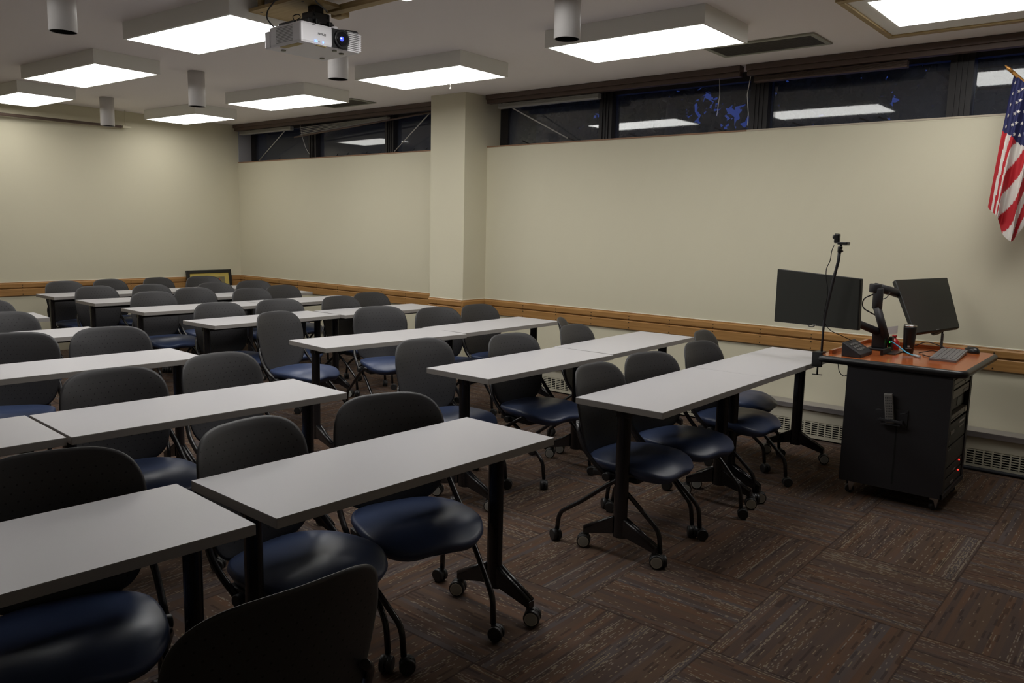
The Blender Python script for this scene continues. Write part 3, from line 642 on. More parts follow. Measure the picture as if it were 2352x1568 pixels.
# ================================================================ CHAIRS
def back_pt(r, a, side):
    zb, zt, W = 0.415, 0.86, 0.48; c, s = cos(a), sin(a); e = 0.53
    sx = math.copysign(abs(c)**e, c)*r; sz = math.copysign(abs(s)**e, s)*r
    t = (sz+1)/2; w = W/2*(0.88+0.12*min(1, t*1.6))
    # gentle roll-back of the top edge and waisted lower half
    y = 0.2+0.075*t-0.05*sx*sx + 0.012*max(0, t-0.8)/0.2 + side*0.0055*(1 if r < 0.985 else 0.25)
    return Vector((sx*w, y, zb+(zt-zb)*t))
def make_chair():
    """origin = floor under the middle of the seat, front toward -y"""
    r = empty('rolling_chair')
    b = MB(); N = 56; rings = [0.0, 0.3, 0.55, 0.75, 0.88, 0.96, 1.0]
    for side in (-1, 1):
        vs = [back_pt(0, 0, side)]
        for q in rings[1:]: vs += [back_pt(q, 2*pi*k/N, side) for k in range(N)]
        fs = [(0, 1+k, 1+(k+1) % N) for k in range(N)]
        for i in range(len(rings)-2): fs += [(1+i*N+k, 1+(i+1)*N+k, 1+(i+1)*N+(k+1) % N, 1+i*N+(k+1) % N) for k in range(N)]
        b.add(vs, fs, 0, True)
    n1 = 1+(len(rings)-1)*N; o1 = 1+(len(rings)-2)*N
    for k in range(N): b.f.append((o1+k, o1+(k+1) % N, n1+o1+(k+1) % N, n1+o1+k)); b.m.append(0); b.sm.append(True)
    b.build('backrest', MT['perf'], r)
    # cushion
    def seat_pt(q, a, lay):
        c, s = cos(a), sin(a); e = 0.72
        X = math.copysign(abs(c)**e, c)*q; Y = math.copysign(abs(s)**e, s)*q
        w = 0.240*(1.0 - 0.10*(Y+1)/2) ; x = X*w; y = -0.030+0.235*Y
        f = max(0.0, -Y-0.1)/0.9; wave = 0.020*f*(math.exp(-(X/0.34)**2)-0.55)     # thigh channels either side of a raised centre
        if lay == 'top':
            z = 0.466 - 0.034*q**4 - 0.018*math.exp(-((Y-0.25)/0.5)**2)*(1-abs(X)**2) + 0.010*X*X + wave*1.1 - 0.030*max(0, -Y-0.4)**1.5/0.46
        elif lay == 'mid': z = 0.414 - 0.028*max(0, -Y-0.3) + 0.010*X*X + wave; x *= 1.014; y = -0.030+(y+0.030)*1.014
        else: z = 0.388 - 0.026*max(0, -Y-0.3) + 0.008*X*X + wave; x *= 0.95; y = -0.030+(y+0.030)*0.95
        return Vector((x, y, z))
    b = MB(); N = 56; rings = [0.0, 0.2, 0.4, 0.6, 0.76, 0.88, 0.96, 1.0]
    vs = [seat_pt(0, 0, 'top')]
    for q in rings[1:]: vs += [seat_pt(q, 2*pi*k/N, 'top') for k in range(N)]
    vs += [seat_pt(1.0, 2*pi*k/N, 'mid') for k in range(N)]; vs += [seat_pt(1.0, 2*pi*k/N, 'bot') for k in range(N)]
    fs = [(0, 1+k, 1+(k+1) % N) for k in range(N)]
    for i in range(len(rings)): fs += [(1+i*N+k, 1+(i+1)*N+k, 1+(i+1)*N+(k+1) % N, 1+i*N+(k+1) % N) for k in range(N)]
    o = 1+len(rings)*N; fs.append(tuple(o+k for k in range(N)))
    b.add(vs, fs, 0, True); b.build('seat', MT['vinyl'], r)
    b = MB(); vs = [seat_pt(0.93, 2*pi*k/N, 'bot') for k in range(N)]; vs2 = [v*1.0 + Vector((0, 0, -0.016)) for v in [seat_pt(0.80, 2*pi*k/N, 'bot') for k in range(N)]]
    b.add(vs+vs2, [(k, (k+1) % N, N+(k+1) % N, N+k) for k in range(N)] + [tuple(N+k for k in range(N))], 0, True)
    for sx in (-1, 1): b.box(sx*0.17-0.035, sx*0.17+0.035, -0.13, 0.12, 0.358, 0.385, 0, 0.006)
    b.build('seat_pan', MT['pan'], r)
    for s in (-1, 1):
        b = MB(); b.tube([(s*0.20, -0.115, 0.392), (s*0.232, -0.095, 0.405), (s*0.250, 0.0, 0.345), (s*0.262, 0.136, 0.236), (s*0.268, 0.262, 0.150), (s*0.270, 0.272, 0.062)], 0.0112, 10, rb=0.035)
        l = b.build('leg', MT['blackmetal'], r); caster(l, (s*0.270, 0.272, 0.064), 0.0290, 0.046, False, 1.9 if s > 0 else 1.1)
        b = MB(); b.tube([(s*0.215, 0.05, 0.372), (s*0.228, 0.0, 0.365), (s*0.222, -0.10, 0.300), (s*0.214, -0.255, 0.165), (s*0.212, -0.266, 0.062)], 0.0112, 10, rb=0.035)
        l = b.build('leg', MT['blackmetal'], r); caster(l, (s*0.212, -0.266, 0.064), 0.0290, 0.046, False, -0.9 if s > 0 else -2.3)
        b = MB(); b.tube([(s*0.190, 0.222, 0.60), (s*0.222, 0.198, 0.570), (s*0.243, 0.150, 0.49), (s*0.246, 0.095, 0.435), (s*0.246, 0.014, 0.378)], 0.0115, 10, rb=0.05, sx=1.0); b.build('back_support', MT['blackmetal'], r)
        b = MB(); b.cyl((s*0.246, 0.014, 0.378), (1, 0, 0), 0.021, 0.030, 20, 0, 0, 0.004); b.build('pivot', MT['rubber'], r)
    b = MB(); b.tube([(-0.246, 0.03, 0.368), (0.246, 0.03, 0.368)], 0.009, 8); b.build('crossbar', MT['blackmetal'], r)
    return r
CH = {"A": [3.373, 1.985, 0.036], "b": [3.867, 2.002, -0.18], "c": [4.55, 2.01, -0.046], "d": [5.12, 2.25, 0.161], "e": [3.325, 3.226, -0.03], "f": [3.919, 3.03, -0.093], "g": [4.687, 3.049, 0.084], "h": [5.081, 3.395, 0.537], "i": [3.606, 5.068, 0.207], "j": [4.354, 4.919, -0.372], "k": [4.716, 4.541, -0.19], "l": [5.236, 4.509, -0.062], "m": [3.585, 5.966, -0.037], "n": [4.137, 5.95, -0.155], "o": [4.796, 5.873, 0.009], "p": [5.301, 6.046, -0.04], "q": [3.687, 7.285, 0.03], "r": [4.228, 7.522, -0.007], "s": [4.658, 7.158, -0.001], "u": [5.166, 7.336, 0.046], "v": [3.587, 8.226, 0.15], "w": [4.12, 8.157, 0.131], "x": [4.755, 8.036, 0.005], "t": [5.274, 8.11, -0.075], "y1": [3.626, 9.054, 0.245], "y2": [4.145, 9.126, 0.287], "y3": [4.717, 9.147, 0.283], "y4": [5.21, 9.13, -0.098], "D1": [2.033, 2.163, -0.322], "D2": [1.518, 2.15, 0.162], "D0": [0.818, 2.211, -0.283], "C1": [2.193, 3.521, 0.08], "C2": [1.581, 3.43, -0.059], "L1": [2.177, 4.918, -0.252], "L0": [1.601, 5.009, -0.536], "M1": [2.05, 6.189, 0.0], "M0": [2.221, 7.217, -0.063], "Q": [0.870, 1.49, 3.072]}
LAB = {
 'A': 'leftmost rolling chair tucked under the front table right of the aisle',
 'b': 'second rolling chair from the aisle in the front window-side row',
 'c': 'third rolling chair from the aisle in the front window-side row',
 'd': 'rolling chair nearest the window wall in the front row, beside the heater',
 'e': 'rolling chair at the aisle end of the second window-side row, whole back showing',
 'f': 'second rolling chair from the aisle in the second window-side row',
 'g': 'third rolling chair from the aisle in the second window-side row',
 'h': 'turned rolling chair mostly hidden behind another, against the oak rail in the second window-side row',
 'i': 'rolling chair at the aisle end of the third window-side row, its whole tall back showing',
 'j': 'turned rolling chair with bright blue seat in the third window-side row',
 'k': 'rolling chair right in front of the pillar foot in the third window-side row',
 'l': 'rightmost rolling chair of the third window-side row, right of the pillar foot',
 'm': 'aisle-end rolling chair of the fourth window-side row',
 'n': 'second rolling chair from the aisle in the fourth window-side row',
 'o': 'third rolling chair from the aisle in the fourth window-side row, half hidden by its neighbour',
 'p': 'rolling chair nearest the window wall in the fourth row, left of the pillar',
 'q': 'aisle-end rolling chair of the fifth window-side row',
 'r': 'second rolling chair from the aisle in the fifth window-side row, pulled back',
 's': 'third rolling chair from the aisle in the fifth window-side row',
 'u': 'rolling chair nearest the window wall in the fifth row',
 'v': 'aisle-end rolling chair of the sixth window-side row',
 'w': 'second rolling chair from the aisle in the sixth window-side row',
 'x': 'third rolling chair from the aisle in the sixth window-side row',
 't': 'rolling chair nearest the window wall in the sixth row',
 'y1': 'leftmost rolling chair of the back row against the oak rail',
 'y2': 'second rolling chair from the left in the back row',
 'y3': 'third rolling chair from the left in the back row',
 'y4': 'back-row rolling chair right in front of the leaning framed picture',
 'D1': 'near rolling chair under the left block front table, blue seat beside its right leg',
 'D2': 'near rolling chair behind the gap between the two front tables of the left block',
 'D0': 'rolling chair at the lower left with the largest blue seat, under the nearest table',
 'C1': 'aisle-end rolling chair of the second row in the left block',
 'C2': 'second-row left-block rolling chair, left of the aisle-end one',
 'L1': 'aisle-end rolling chair of the third row in the left block',
 'L0': 'third-row left-block rolling chair cut by the left picture edge',
 'M1': 'fourth-row left-block rolling chair at the left picture edge',
 'M0': 'farthest left-block rolling chair, a dark curve at the left picture edge',
 'Q': 'closest rolling chair, seen from behind with a dark peaked backrest at the bottom edge',
}
C0 = make_chair()
for i, k in enumerate(CH):
    x, y, a = CH[k]
    if i == 0: c = C0; c.location = (x, y, 0); c.rotation_euler = (0, 0, a)
    else: c = dup(C0, (x, y, 0), a)
    tag(c, LAB[k], 'chair', 'charcoal rolling chairs with navy seats')

# ================================================================ MEDIA CART
ZT = 0.820
cart = empty('media_cart', (5.135, 1.175, 0), 0.0); tag(cart, 'black steel media cart with cherry worktop and open equipment rack', 'cart')
X0, X1, Y0, Y1 = 4.86-5.135, 5.405-5.135, 0.895-1.175, 1.455-1.175
b = MB(); b.box(X0, X0+0.02, Y0, Y1, 0.085, 0.775); b.box(X1-0.02, X1, Y0, Y1, 0.085, 0.775); b.box(X0+0.02, X1-0.02, Y1-0.02, Y1, 0.085, 0.775)
b.box(X0+0.02, X1-0.02, Y0+0.01, Y1-0.02, 0.085, 0.11); b.box(X0+0.02, X1-0.02, Y0+0.01, Y1-0.02, 0.755, 0.775)
b.box(X0+0.02, X0+0.045, Y0, Y0+0.02, 0.11, 0.755); b.box(X1-0.045, X1-0.02, Y0, Y0+0.02, 0.11, 0.755); b.box(X0, X1, Y0-0.004, Y0+0.01, 0.085, 0.112)
b.build('cabinet', MT['blacksatin'], cart)
b = MB(); b.box(X0-0.0015, X0+0.001, -0.02, -0.012, 0.12, 0.50); b.build('panel_seam', MT['slot'], cart)
def rr(x0, x1, y0, y1, r, n=8):
    out = []
    for cx, cy, a0 in ((x1-r, y1-r, 0), (x0+r, y1-r, pi/2), (x0+r, y0+r, pi), (x1-r, y0+r, 1.5*pi)):
        out += [(cx+cos(a0+pi/2*k/n)*r, cy+sin(a0+pi/2*k/n)*r) for k in range(n+1)]
    return out
tx0, tx1, ty0, ty1 = 4.855-5.135, 5.78-5.135, 0.845-1.175, 1.625-1.175
b = MB(); b.prism(rr(tx0, tx1, ty0, ty1, 0.045), ZT-0.035, ZT); top = b.build('worktop', MT['cherry'], cart)
b = MB(); P = [(x, y, ZT-0.021) for x, y in rr(tx0, tx1, ty0, ty1, 0.045)]; P.append(P[0]); P.append(P[1]); b.tube(P, 0.0215, 12, cap=False); b.build('bumper', MT['black'], cart)
b = MB(); b.box(tx1-0.085, tx1-0.062, ty0+0.10, ty1-0.03, ZT, ZT+0.022, 0, 0.003); b.box(tx0+0.10, tx1-0.062, ty1-0.045, ty1-0.025, ZT, ZT+0.022, 0, 0.003); b.build('back_lip', MT['cherry'], cart)
# rack gear: each unit a part
def unit(z0, z1, m, dy=0.0, inset=0.0, bits=()):
    b = MB(); b.box(X0+0.048+inset, X1-0.048-inset, Y0+0.006+dy, Y1-0.06, z0, z1, 0, 0.002)
    for (u0, u1, w0, w1, mi) in bits:
        xa = X0+0.048+(X1-X0-0.096)*u0; xb = X0+0.048+(X1-X0-0.096)*u1; b.box(xa, xb, Y0+0.003+dy, Y0+0.008+dy, z0+(z1-z0)*w0, z0+(z1-z0)*w1, mi)
    return b.build('rack_unit', [m, MT['lgrey'], MT['black'], MT['paper'], MT['grey']], cart)
unit(0.700, 0.752, MT['lgrey'], 0, 0, [(0.05, 0.95, 0.45, 0.52, 2), (0.7, 0.74, 0.2, 0.35, 2)])
unit(0.645, 0.690, MT['lgrey'], 0.0, 0, [(0.62, 0.95, 0.1, 0.5, 4)])
unit(0.560, 0.635, MT['dgrey'], 0.02, 0.0, [(0.55, 0.85, 0.2, 0.8, 2)])
unit(0.515, 0.550, MT['lgrey'], 0.0, 0, [(0.86, 0.96, 0.1, 0.9, 3), (0.05, 0.6, 0.3, 0.38, 2)])
unit(0.375, 0.500, MT['dgrey'], 0.0, 0, [(0.58, 0.88, 0.78, 0.86, 3), (0.58, 0.86, 0.56, 0.63, 1), (0.10, 0.30, 0.50, 0.66, 1), (0.04, 0.06, 0.2, 0.3, 1)])
unit(0.250, 0.365, MT['dgrey'], 0.0, 0, [(0.02, 0.2, 0.88, 0.92, 1)])
unit(0.190, 0.240, MT['dgrey'], 0.0, 0, [(0.45, 0.62, 0.1, 0.3, 1)])
unit(0.120, 0.180, MT['dgrey'], 0.0, 0, [(0.38, 0.55, 0.1, 0.3, 1)])
for z in (0.232, 0.170):
    b = MB(); b.cyl((X0+0.048+(X1-X0-0.096)*0.80, Y0+0.003, z), (0, 1, 0), 0.0035, 0.006, 10); b.build('indicator_light', MT['ledr'], cart)
for x, y, a in ((X0+0.06, Y0+0.05, -0.5), (X1-0.05, Y0+0.05, -0.8), (X0+0.06, Y1-0.05, 2.2), (X1-0.05, Y1-0.05, 2.0)):
    b = MB(); ax = Vector((cos(a+pi/2), sin(a+pi/2), 0)); b.cyl((x, y, 0.027), ax, 0.027, 0.022, 22, 0, 0, 0.004)
    cst = b.build('caster', MT['rubber'], cart)
    b = MB(); d = Vector((cos(a), sin(a), 0))
    for s in (-1, 1):
        c = Vector((x, y, 0.0))+ax*s*0.014; vs = [c+d*0.02+Vector((0, 0, 0.082)), c-d*0.025+Vector((0, 0, 0.082)), c-d*0.006+Vector((0, 0, 0.02)), c+d*0.008+Vector((0, 0, 0.02))]
        b.add(vs+[v+ax*s*0.002 for v in vs], [(0, 1, 2, 3), (7, 6, 5, 4), (0, 4, 5, 1), (1, 5, 6, 2), (2, 6, 7, 3), (3, 7, 4, 0)])
    b.box(x-0.03, x+0.03, y-0.03, y+0.03, 0.080, 0.0848); b.build('fork', MT['chrome'], cst)
# holder clip and remote on the near panel
r = empty('remote_holder', (X0+5.135-0.001, 1.195, 0.50)); tag(r, 'black clip bracket on the cart side holding the grey remote', 'holder')
b = MB(); b.box(-0.045, -0.038, -0.075, 0.06, -0.012, 0.002, 0, 0.002); b.box(-0.042, 0.0, -0.07, -0.06, -0.012, 0.0); b.box(-0.042, 0.0, 0.045, 0.055, -0.012, 0.0); b.box(-0.042, 0.0, -0.06, 0.045, -0.030, -0.026)
b.tube([(-0.03, 0.075, 0.045), (-0.034, 0.055, 0.05), (-0.03, 0.035, 0.045)], 0.003, 6); b.tube([(-0.03, -0.055, 0.04), (-0.034, -0.075, 0.045), (-0.02, -0.09, 0.05)], 0.003, 6); b.box(-0.004, 0.0, -0.09, 0.075, -0.035, 0.06)
b.build('clip', MT['blacksatin'], r)
r = empty('remote_control', (X0+5.135-0.022, 1.200, 0.555)); r.rotation_euler = (-0.13, 0, 0); tag(r, 'grey button remote standing in the clip on the cart side', 'remote')
b = MB(); b.box(-0.011, 0.009, -0.0235, 0.0235, -0.079, 0.092, 0, 0.004); b.build('shell', MT['lgrey'], r)
b = MB()
for i in range(4):
    for j in range(9): b.box(-0.0125, -0.0105, -0.018+i*0.0098, -0.0125+i*0.0098, -0.058+j*0.0155, -0.0515+j*0.0155)
b.build('buttons', MT['letter'], r)

# monitor arm base post
r = empty('twin_monitor_stand', (5.385, 1.43, ZT)); tag(r, 'black twin monitor arm standing on the cart worktop', 'monitor arm'); O = Vector(r.location)
b = MB(); b.box(-0.07, 0.07, -0.07, 0.06, 0.0, 0.012, 0, 0.003); b.box(-0.035, 0.045, -0.04, 0.04, 0.01, 0.115, 0, 0.01); b.build('base_post', MT['blacksatin'], r)
def W(x, y, z): return Vector((x, y, z))-O
b = MB(); b.tube([W(5.385, 1.42, .925), W(5.16, 1.57, 1.02), W(5.125, 1.66, 1.10)], 0.024, 12, sx=0.8); b.cyl(W(5.385, 1.42, .93), (0, 0, 1), 0.032, 0.045, 20, 0, 0, 0.004); b.build('left_arm', MT['blacksatin'], r)
b = MB(); b.tube([W(5.38, 1.395, .90), W(5.36, 1.455, 1.09)], 0.034, 14, sx=0.7); b.cyl(W(5.36, 1.455, 1.145), (0, 0, 1), 0.030, 0.13, 20, 0, 0, 0.004); b.build('lower_arm', MT['blacksatin'], r)
b = MB(); b.tube([W(5.36, 1.475, 1.215), W(5.55, 1.43, 1.185), W(5.74, 1.35, 1.135)], 0.028, 14, sx=0.9); b.cyl(W(5.36, 1.475, 1.21), (0, 0, 1), 0.036, 0.055, 22, 0, 0, 0.006); b.build('upper_arm', MT['blacksatin'], r)
b = MB(); b.tube([W(5.74, 1.36, 1.135), W(5.775, 1.315, 1.07)], 0.018, 12); b.cyl(W(5.762, 1.276, 1.078), (0.415, 0.676, -0.609), 0.045, 0.014, 20); b.build('monitor_bracket', MT['blacksatin'], r)
b = MB(); b.tube([W(5.36, 1.465, 1.18), W(5.345, 1.54, 1.14), W(5.345, 1.54, 1.08), W(5.365, 1.445, 1.03)], 0.004, 8, rb=0.04); b.tube([W(5.36, 1.46, 1.13), W(5.38, 1.41, 1.15), W(5.45, 1.41, 1.18)], 0.003, 8, rb=0.02); b.build('arm_cable', MT['black'], r)
def monitor(name, c, label, th, logo_off, extra=None):
    c = [Vector(p) for p in c]; ey = Vector((0, 0, CAM_H)); pn = (c[1]-c[0]).cross(c[3]-c[0]); dr = c[2]-ey
    c[2] = ey + dr*((c[0]-ey).dot(pn)/dr.dot(pn)); ctr = sum(c, Vector())/4
    r = empty(name, ctr); tag(r, label, 'monitor'); c = [p-ctr for p in c]
    n = (c[1]-c[0]).cross(c[3]-c[0]).normalized()
    if n.dot(-ctr + Vector((0, 0, CAM_H))) < 0: n = -n
    b = MB(); d = [p-n*th for p in c]; b.add(c+d, [(0, 1, 2, 3), (4, 7, 6, 5), (0, 4, 5, 1), (1, 5, 6, 2), (2, 6, 7, 3), (3, 7, 4, 0)])
    o = b.build('casing', MT['screenfr'], r)
    bv = o.modifiers.new('bevel', 'BEVEL'); bv.width = 0.006; bv.segments = 3; bv.limit_method = 'ANGLE'
    s = [p*0.975+n*0.0012 for p in c]; b = MB(); b.add(s+[p-n*0.001 for p in s], [(0, 1, 2, 3), (4, 7, 6, 5)]); b.build('screen', MT['screen'], r)
    m = (c[2]+c[3])/2*0.965 + n*0.002; u = (c[2]-c[3]).normalized(); v = (c[0]-c[3]).normalized()
    b = MB(); q = [m-u*0.014-v*0.003, m+u*0.014-v*0.003, m+u*0.014+v*0.003, m-u*0.014+v*0.003]; b.add(q, [(0, 1, 2, 3)]); b.build('maker_badge', MT['grey'], r)
    return r, c, n
mL, cL, nL = monitor('monitor', [(5.12, 2.02, 1.311), (5.0, 1.461, 1.282), (4.985, 1.449, 0.974), (5.105, 2.014, 0.968)], 'dark flat monitor left of the webcam pole, square to the tables', 0.030, 0)
mR, cR, nR = monitor('monitor', [(5.6257, 1.4315, 1.257), (6.0156, 1.2042, 1.2715), (5.8485, 1.0694, 0.9595), (5.4586, 1.2432, 0.935)], 'dark tilted monitor on the right, turned askew above the keyboard', 0.032, 0)
b = MB(); b.cyl(Vector((5.8318, 1.1976, 0.9339))-Vector(mR.location), (0.2, 0.6, 1), 0.045, 0.05, 20, 0, 0, 0.01); b.build('hinge', MT['black'], mR)
b = MB(); b.tube([Vector(p)-Vector(mL.location) for p in ((5.12, 1.80, 0.975), (5.12, 1.79, 0.955), (5.12, 1.76, 0.955), (5.12, 1.75, 0.975))], 0.004, 8, rb=0.01); b.build('cable_clip', MT['grey'], mL)

# webcam on a clamped gooseneck
r = empty('camera_stand', (4.905, 1.645, ZT)); tag(r, 'thin black gooseneck pole clamped to the cart corner', 'stand'); O = Vector(r.location)
b = MB(); b.box(-0.045, 0.03, -0.035, 0.012, 0.003, 0.016); b.box(-0.052, -0.032, -0.04, 0.02, -0.075, 0.016, 0, 0.004); b.box(-0.045, 0.02, -0.02, 0.012, -0.075, -0.062); b.cyl((-0.01, -0.005, -0.095), (0, 0, 1), 0.005, 0.07, 10); b.cyl((-0.01, -0.005, -0.068), (0, 0, 1), 0.018, 0.006, 16); b.tube([(-0.01, 0.025, -0.128), (-0.01, -0.035, -0.126)], 0.003, 6); b.build('clamp', MT['black'], r)
b = MB(); b.tube([W(4.915, 1.630, .83), W(4.915, 1.630, .975), W(4.915, 1.625, 1.06), W(4.915, 1.608, 1.18), W(4.915, 1.590, 1.29), W(4.92, 1.575, 1.38), W(4.92, 1.572, 1.44)], [0.007, 0.0075, 0.008, 0.009, 0.009, 0.009, 0.010], 10, rb=0.0); b.build('gooseneck', MT['blacksatin'], r)
b = MB(); b.cyl(W(4.92, 1.570, 1.452), (0, 0, 1), 0.014, 0.034, 14, 0, 0, 0.003); b.tube([W(4.905, 1.562, 1.447), W(4.895, 1.552, 1.452), W(4.897, 1.545, 1.442), W(4.905, 1.555, 1.436)], 0.003, 6); b.build('ball_head', MT['black'], r)
b = MB(); b.tube([W(4.90, 1.600, 1.475), W(4.90, 1.612, 1.44), W(4.90, 1.615, 1.38), W(4.90, 1.635, 1.34), W(4.905, 1.635, 1.28), W(4.905, 1.615, 1.2), W(4.905, 1.635, 1.03), W(4.93, 1.60, 0.965), W(4.98, 1.53, 0.93), W(5.02, 1.49, 0.905)], 0.0025, 6, rb=0.03); b.build('camera_cable', MT['black'], r)
b = MB(); b.tube([W(4.92, 1.53, .775), W(4.92, 1.52, .72), W(4.92, 1.49, .695), W(4.92, 1.46, .72), W(4.92, 1.475, .775)], 0.0025, 6, rb=0.03); b.build('hanging_loop', MT['black'], r)
r = empty('webcam', (4.92, 1.572, 1.475)); tag(r, 'small black webcam on top of the gooseneck pole', 'webcam')
b = MB(); b.box(-0.03, 0.03, -0.050, 0.008, 0.002, 0.020, 0, 0.005); b.cyl((0, -0.006, -0.001), (0, 0, 1), 0.008, 0.008, 10); b.build('clip_base', MT['black'], r)
b = MB(); b.box(-0.016, 0.016, 0.004, 0.034, 0.012, 0.068, 0, 0.007); b.cyl((0, 0.036, 0.05), (0, 1, 0), 0.012, 0.014, 16); b.build('camera_head', MT['black'], r)
b = MB(); b.box(-0.014, 0.014, 0.008, 0.030, 0.0665, 0.0695); b.build('silver_cap', MT['silver'], r)

# things on the worktop
r = empty('control_keypad', (5.02, 1.455, ZT)); tag(r, 'black wedge keypad unit at the left end of the cart worktop', 'keypad')
b = MB(); b.add([(-0.115, -0.055, 0), (-0.115, 0.055, 0), (-0.115, 0.055, 0.085), (-0.115, -0.055, 0.022), (0.115, -0.055, 0), (0.115, 0.055, 0), (0.115, 0.055, 0.085), (0.115, -0.055, 0.022)],
    [(0, 1, 2, 3), (4, 7, 6, 5), (0, 4, 5, 1), (1, 5, 6, 2), (2, 6, 7, 3), (3, 7, 4, 0)]); o = b.build('housing', MT['blacksatin'], r); bv = o.modifiers.new('bevel', 'BEVEL'); bv.width = 0.004; bv.segments = 2
b = MB(); sl = (0.085-0.022)/0.11
for i in range(5):
    for j in range(3):
        x = -0.07+i*0.028; y = -0.030+j*0.022; z = 0.022+(y+0.055)*sl+0.001
        b.add([(x, y, z), (x+0.018, y, z), (x+0.018, y+0.013, z+0.013*sl), (x, y+0.013, z+0.013*sl), (x, y, z+0.003), (x+0.018, y, z+0.003), (x+0.018, y+0.013, z+0.003+0.013*sl), (x, y+0.013, z+0.003+0.013*sl)], [(0, 1, 2, 3), (7, 6, 5, 4), (0, 4, 5, 1), (1, 5, 6, 2), (2, 6, 7, 3), (3, 7, 4, 0)])
b.build('keys', MT['grey'], r)
b = MB(); b.box(5.20, 5.40, 1.285, 1.345, ZT, ZT+0.006, 0, 0.002); b.box(5.12, 5.30, 1.335, 1.35, ZT, ZT+0.035, 0, 0.002)
tag(b.build('cable_tray', MT['black']), 'black angled plate lying between keypad and monitor arm', 'plate')
r = empty('tumbler', (5.375, 1.255, ZT)); tag(r, 'tall black tumbler with silver lid rim on the cart', 'tumbler')
b = MB(); b.lathe((0, 0, 0), [(0, 0.0), (0.027, 0.0), (0.029, 0.004), (0.0385, 0.155), (0.0385, 0.165), (0.0, 0.165)], 40); b.build('cup', MT['black'], r)
b = MB(); b.lathe((0, 0, 0), [(0.0, 0.1655), (0.0385, 0.1655), (0.0395, 0.170), (0.0375, 0.175), (0.034, 0.1725), (0.0, 0.172)], 40); b.build('rim', MT['silver'], r)
va = math.atan2(-1.255, -5.375)
b = MB()
for dx, z0, z1, w_ in ((0, 0.030, 0.0325, 0.017), (0, 0.039, 0.050, 0.006)):
    vs = []
    for k in range(7):
        a = va + (k-3)/3*w_/0.031; rr_ = 0.0300+0.0095*z0/0.155+0.0006
        vs += [(cos(a)*rr_, sin(a)*rr_, z0), (cos(a)*(rr_+0.0005), sin(a)*(rr_+0.0005), z1)]
    b.add(vs, [(2*k, 2*k+2, 2*k+3, 2*k+1) for k in range(6)])
b.build('printed_mark', MT['pale'], r)
b = MB(); b.tube([(5.50, 1.44, ZT+0.005), (5.44, 1.405, ZT+0.045), (5.40, 1.37, ZT+0.06), (5.36, 1.32, ZT+0.045), (5.30, 1.25, ZT+0.012), (5.25, 1.20, ZT+0.006), (5.225, 1.175, ZT+0.006)], 0.0045, 8, rb=0.04)
nc = b.build('network_cable', MT['bluec']); tag(nc, 'light blue network cable with a loose end on the cart', 'cable')
b = MB(); b.tube([(5.24, 1.19, ZT+0.007), (5.195, 1.145, ZT+0.007)], 0.0075, 8); b.build('plug', MT['clearp'], nc)
r = empty('keyboard', (5.385, 1.03, ZT), 0.02); r.rotation_euler = (0.0, -0.02, 0.06); tag(r, 'flat grey keyboard lying at the right of the cart worktop', 'keyboard')
b = MB(); b.box(-0.235, 0.235, -0.072, 0.072, 0.003, 0.020, 0, 0.004); b.box(-0.22, -0.2, -0.06, 0.06, -0.003, 0.004); b.build('base', MT['key'], r)
b = MB()
for j in range(5):
    for i in range(15): b.box(-0.223+i*0.030, -0.199+i*0.030, -0.062+j*0.025, -0.042+j*0.025, 0.020, 0.0235)
b.build('keys', MT['key'], r)
r = empty('mouse', (5.70, 0.965, ZT), -0.7); tag(r, 'black computer mouse at the far right of the cart worktop', 'mouse')
b = MB(); N = 24; vs = []; lv = [(1.0, 0.0), (1.03, 0.010), (0.95, 0.022), (0.75, 0.032), (0.4, 0.037)]
for q, z in lv: vs += [(cos(2*pi*k/N)*0.033*q, sin(2*pi*k/N)*0.058*q, z*(1-0.12*sin(2*pi*k/N))) for k in range(N)]
vs.append((0, 0, 0.039)); fs = [(i*N+k, i*N+(k+1) % N, (i+1)*N+(k+1) % N, (i+1)*N+k) for i in range(4) for k in range(N)] + [(4*N+k, 4*N+(k+1) % N, 5*N) for k in range(N)] + [tuple(range(N))]
b.add(vs, fs, 0, True); b.build('shell', MT['black'], r); b = MB(); b.cyl((0, 0.028, 0.034), (1, 0, 0), 0.006, 0.006, 12); b.build('wheel', MT['grey'], r)
r = empty('red_bottle', (5.49, 1.37, ZT), 0.2); tag(r, 'small red container half hidden behind the tumbler', 'bottle')
b = MB(); b.lathe((0, 0, 0), [(0, 0), (0.030, 0), (0.034, 0.012), (0.034, 0.045), (0.018, 0.065), (0.012, 0.068), (0.012, 0.078), (0, 0.078)], 24); b.build('body', MT['red'], r)
b = MB(); b.lathe((0, 0, 0), [(0.0, 0.0785), (0.014, 0.0785), (0.014, 0.090), (0, 0.092)], 20); b.build('cap', MT['red'], r)
b = MB(); b.quadbox([(5.52, 1.44, .90), (5.55, 1.37, .915), (5.555, 1.37, .965), (5.525, 1.44, .95)], 0.001); b.tube([(5.545, 1.405, ZT), (5.545, 1.405, .905)], 0.002, 6)
tag(b.build('paper_tag', MT['paper']), 'white printed paper card behind the tumbler and red container', 'card')
b = MB(); b.box(5.40, 5.45, 1.36, 1.385, ZT, ZT+0.085, 0, 0.004); hb = b.build('adapter', MT['black']); tag(hb, 'black upright adapter with green light on the monitor arm base', 'adapter')
b = MB(); b.cyl((5.398, 1.372, ZT+0.052), (1, 0, 0), 0.003, 0.004, 8); b.build('indicator_light', MT['ledg'], hb)
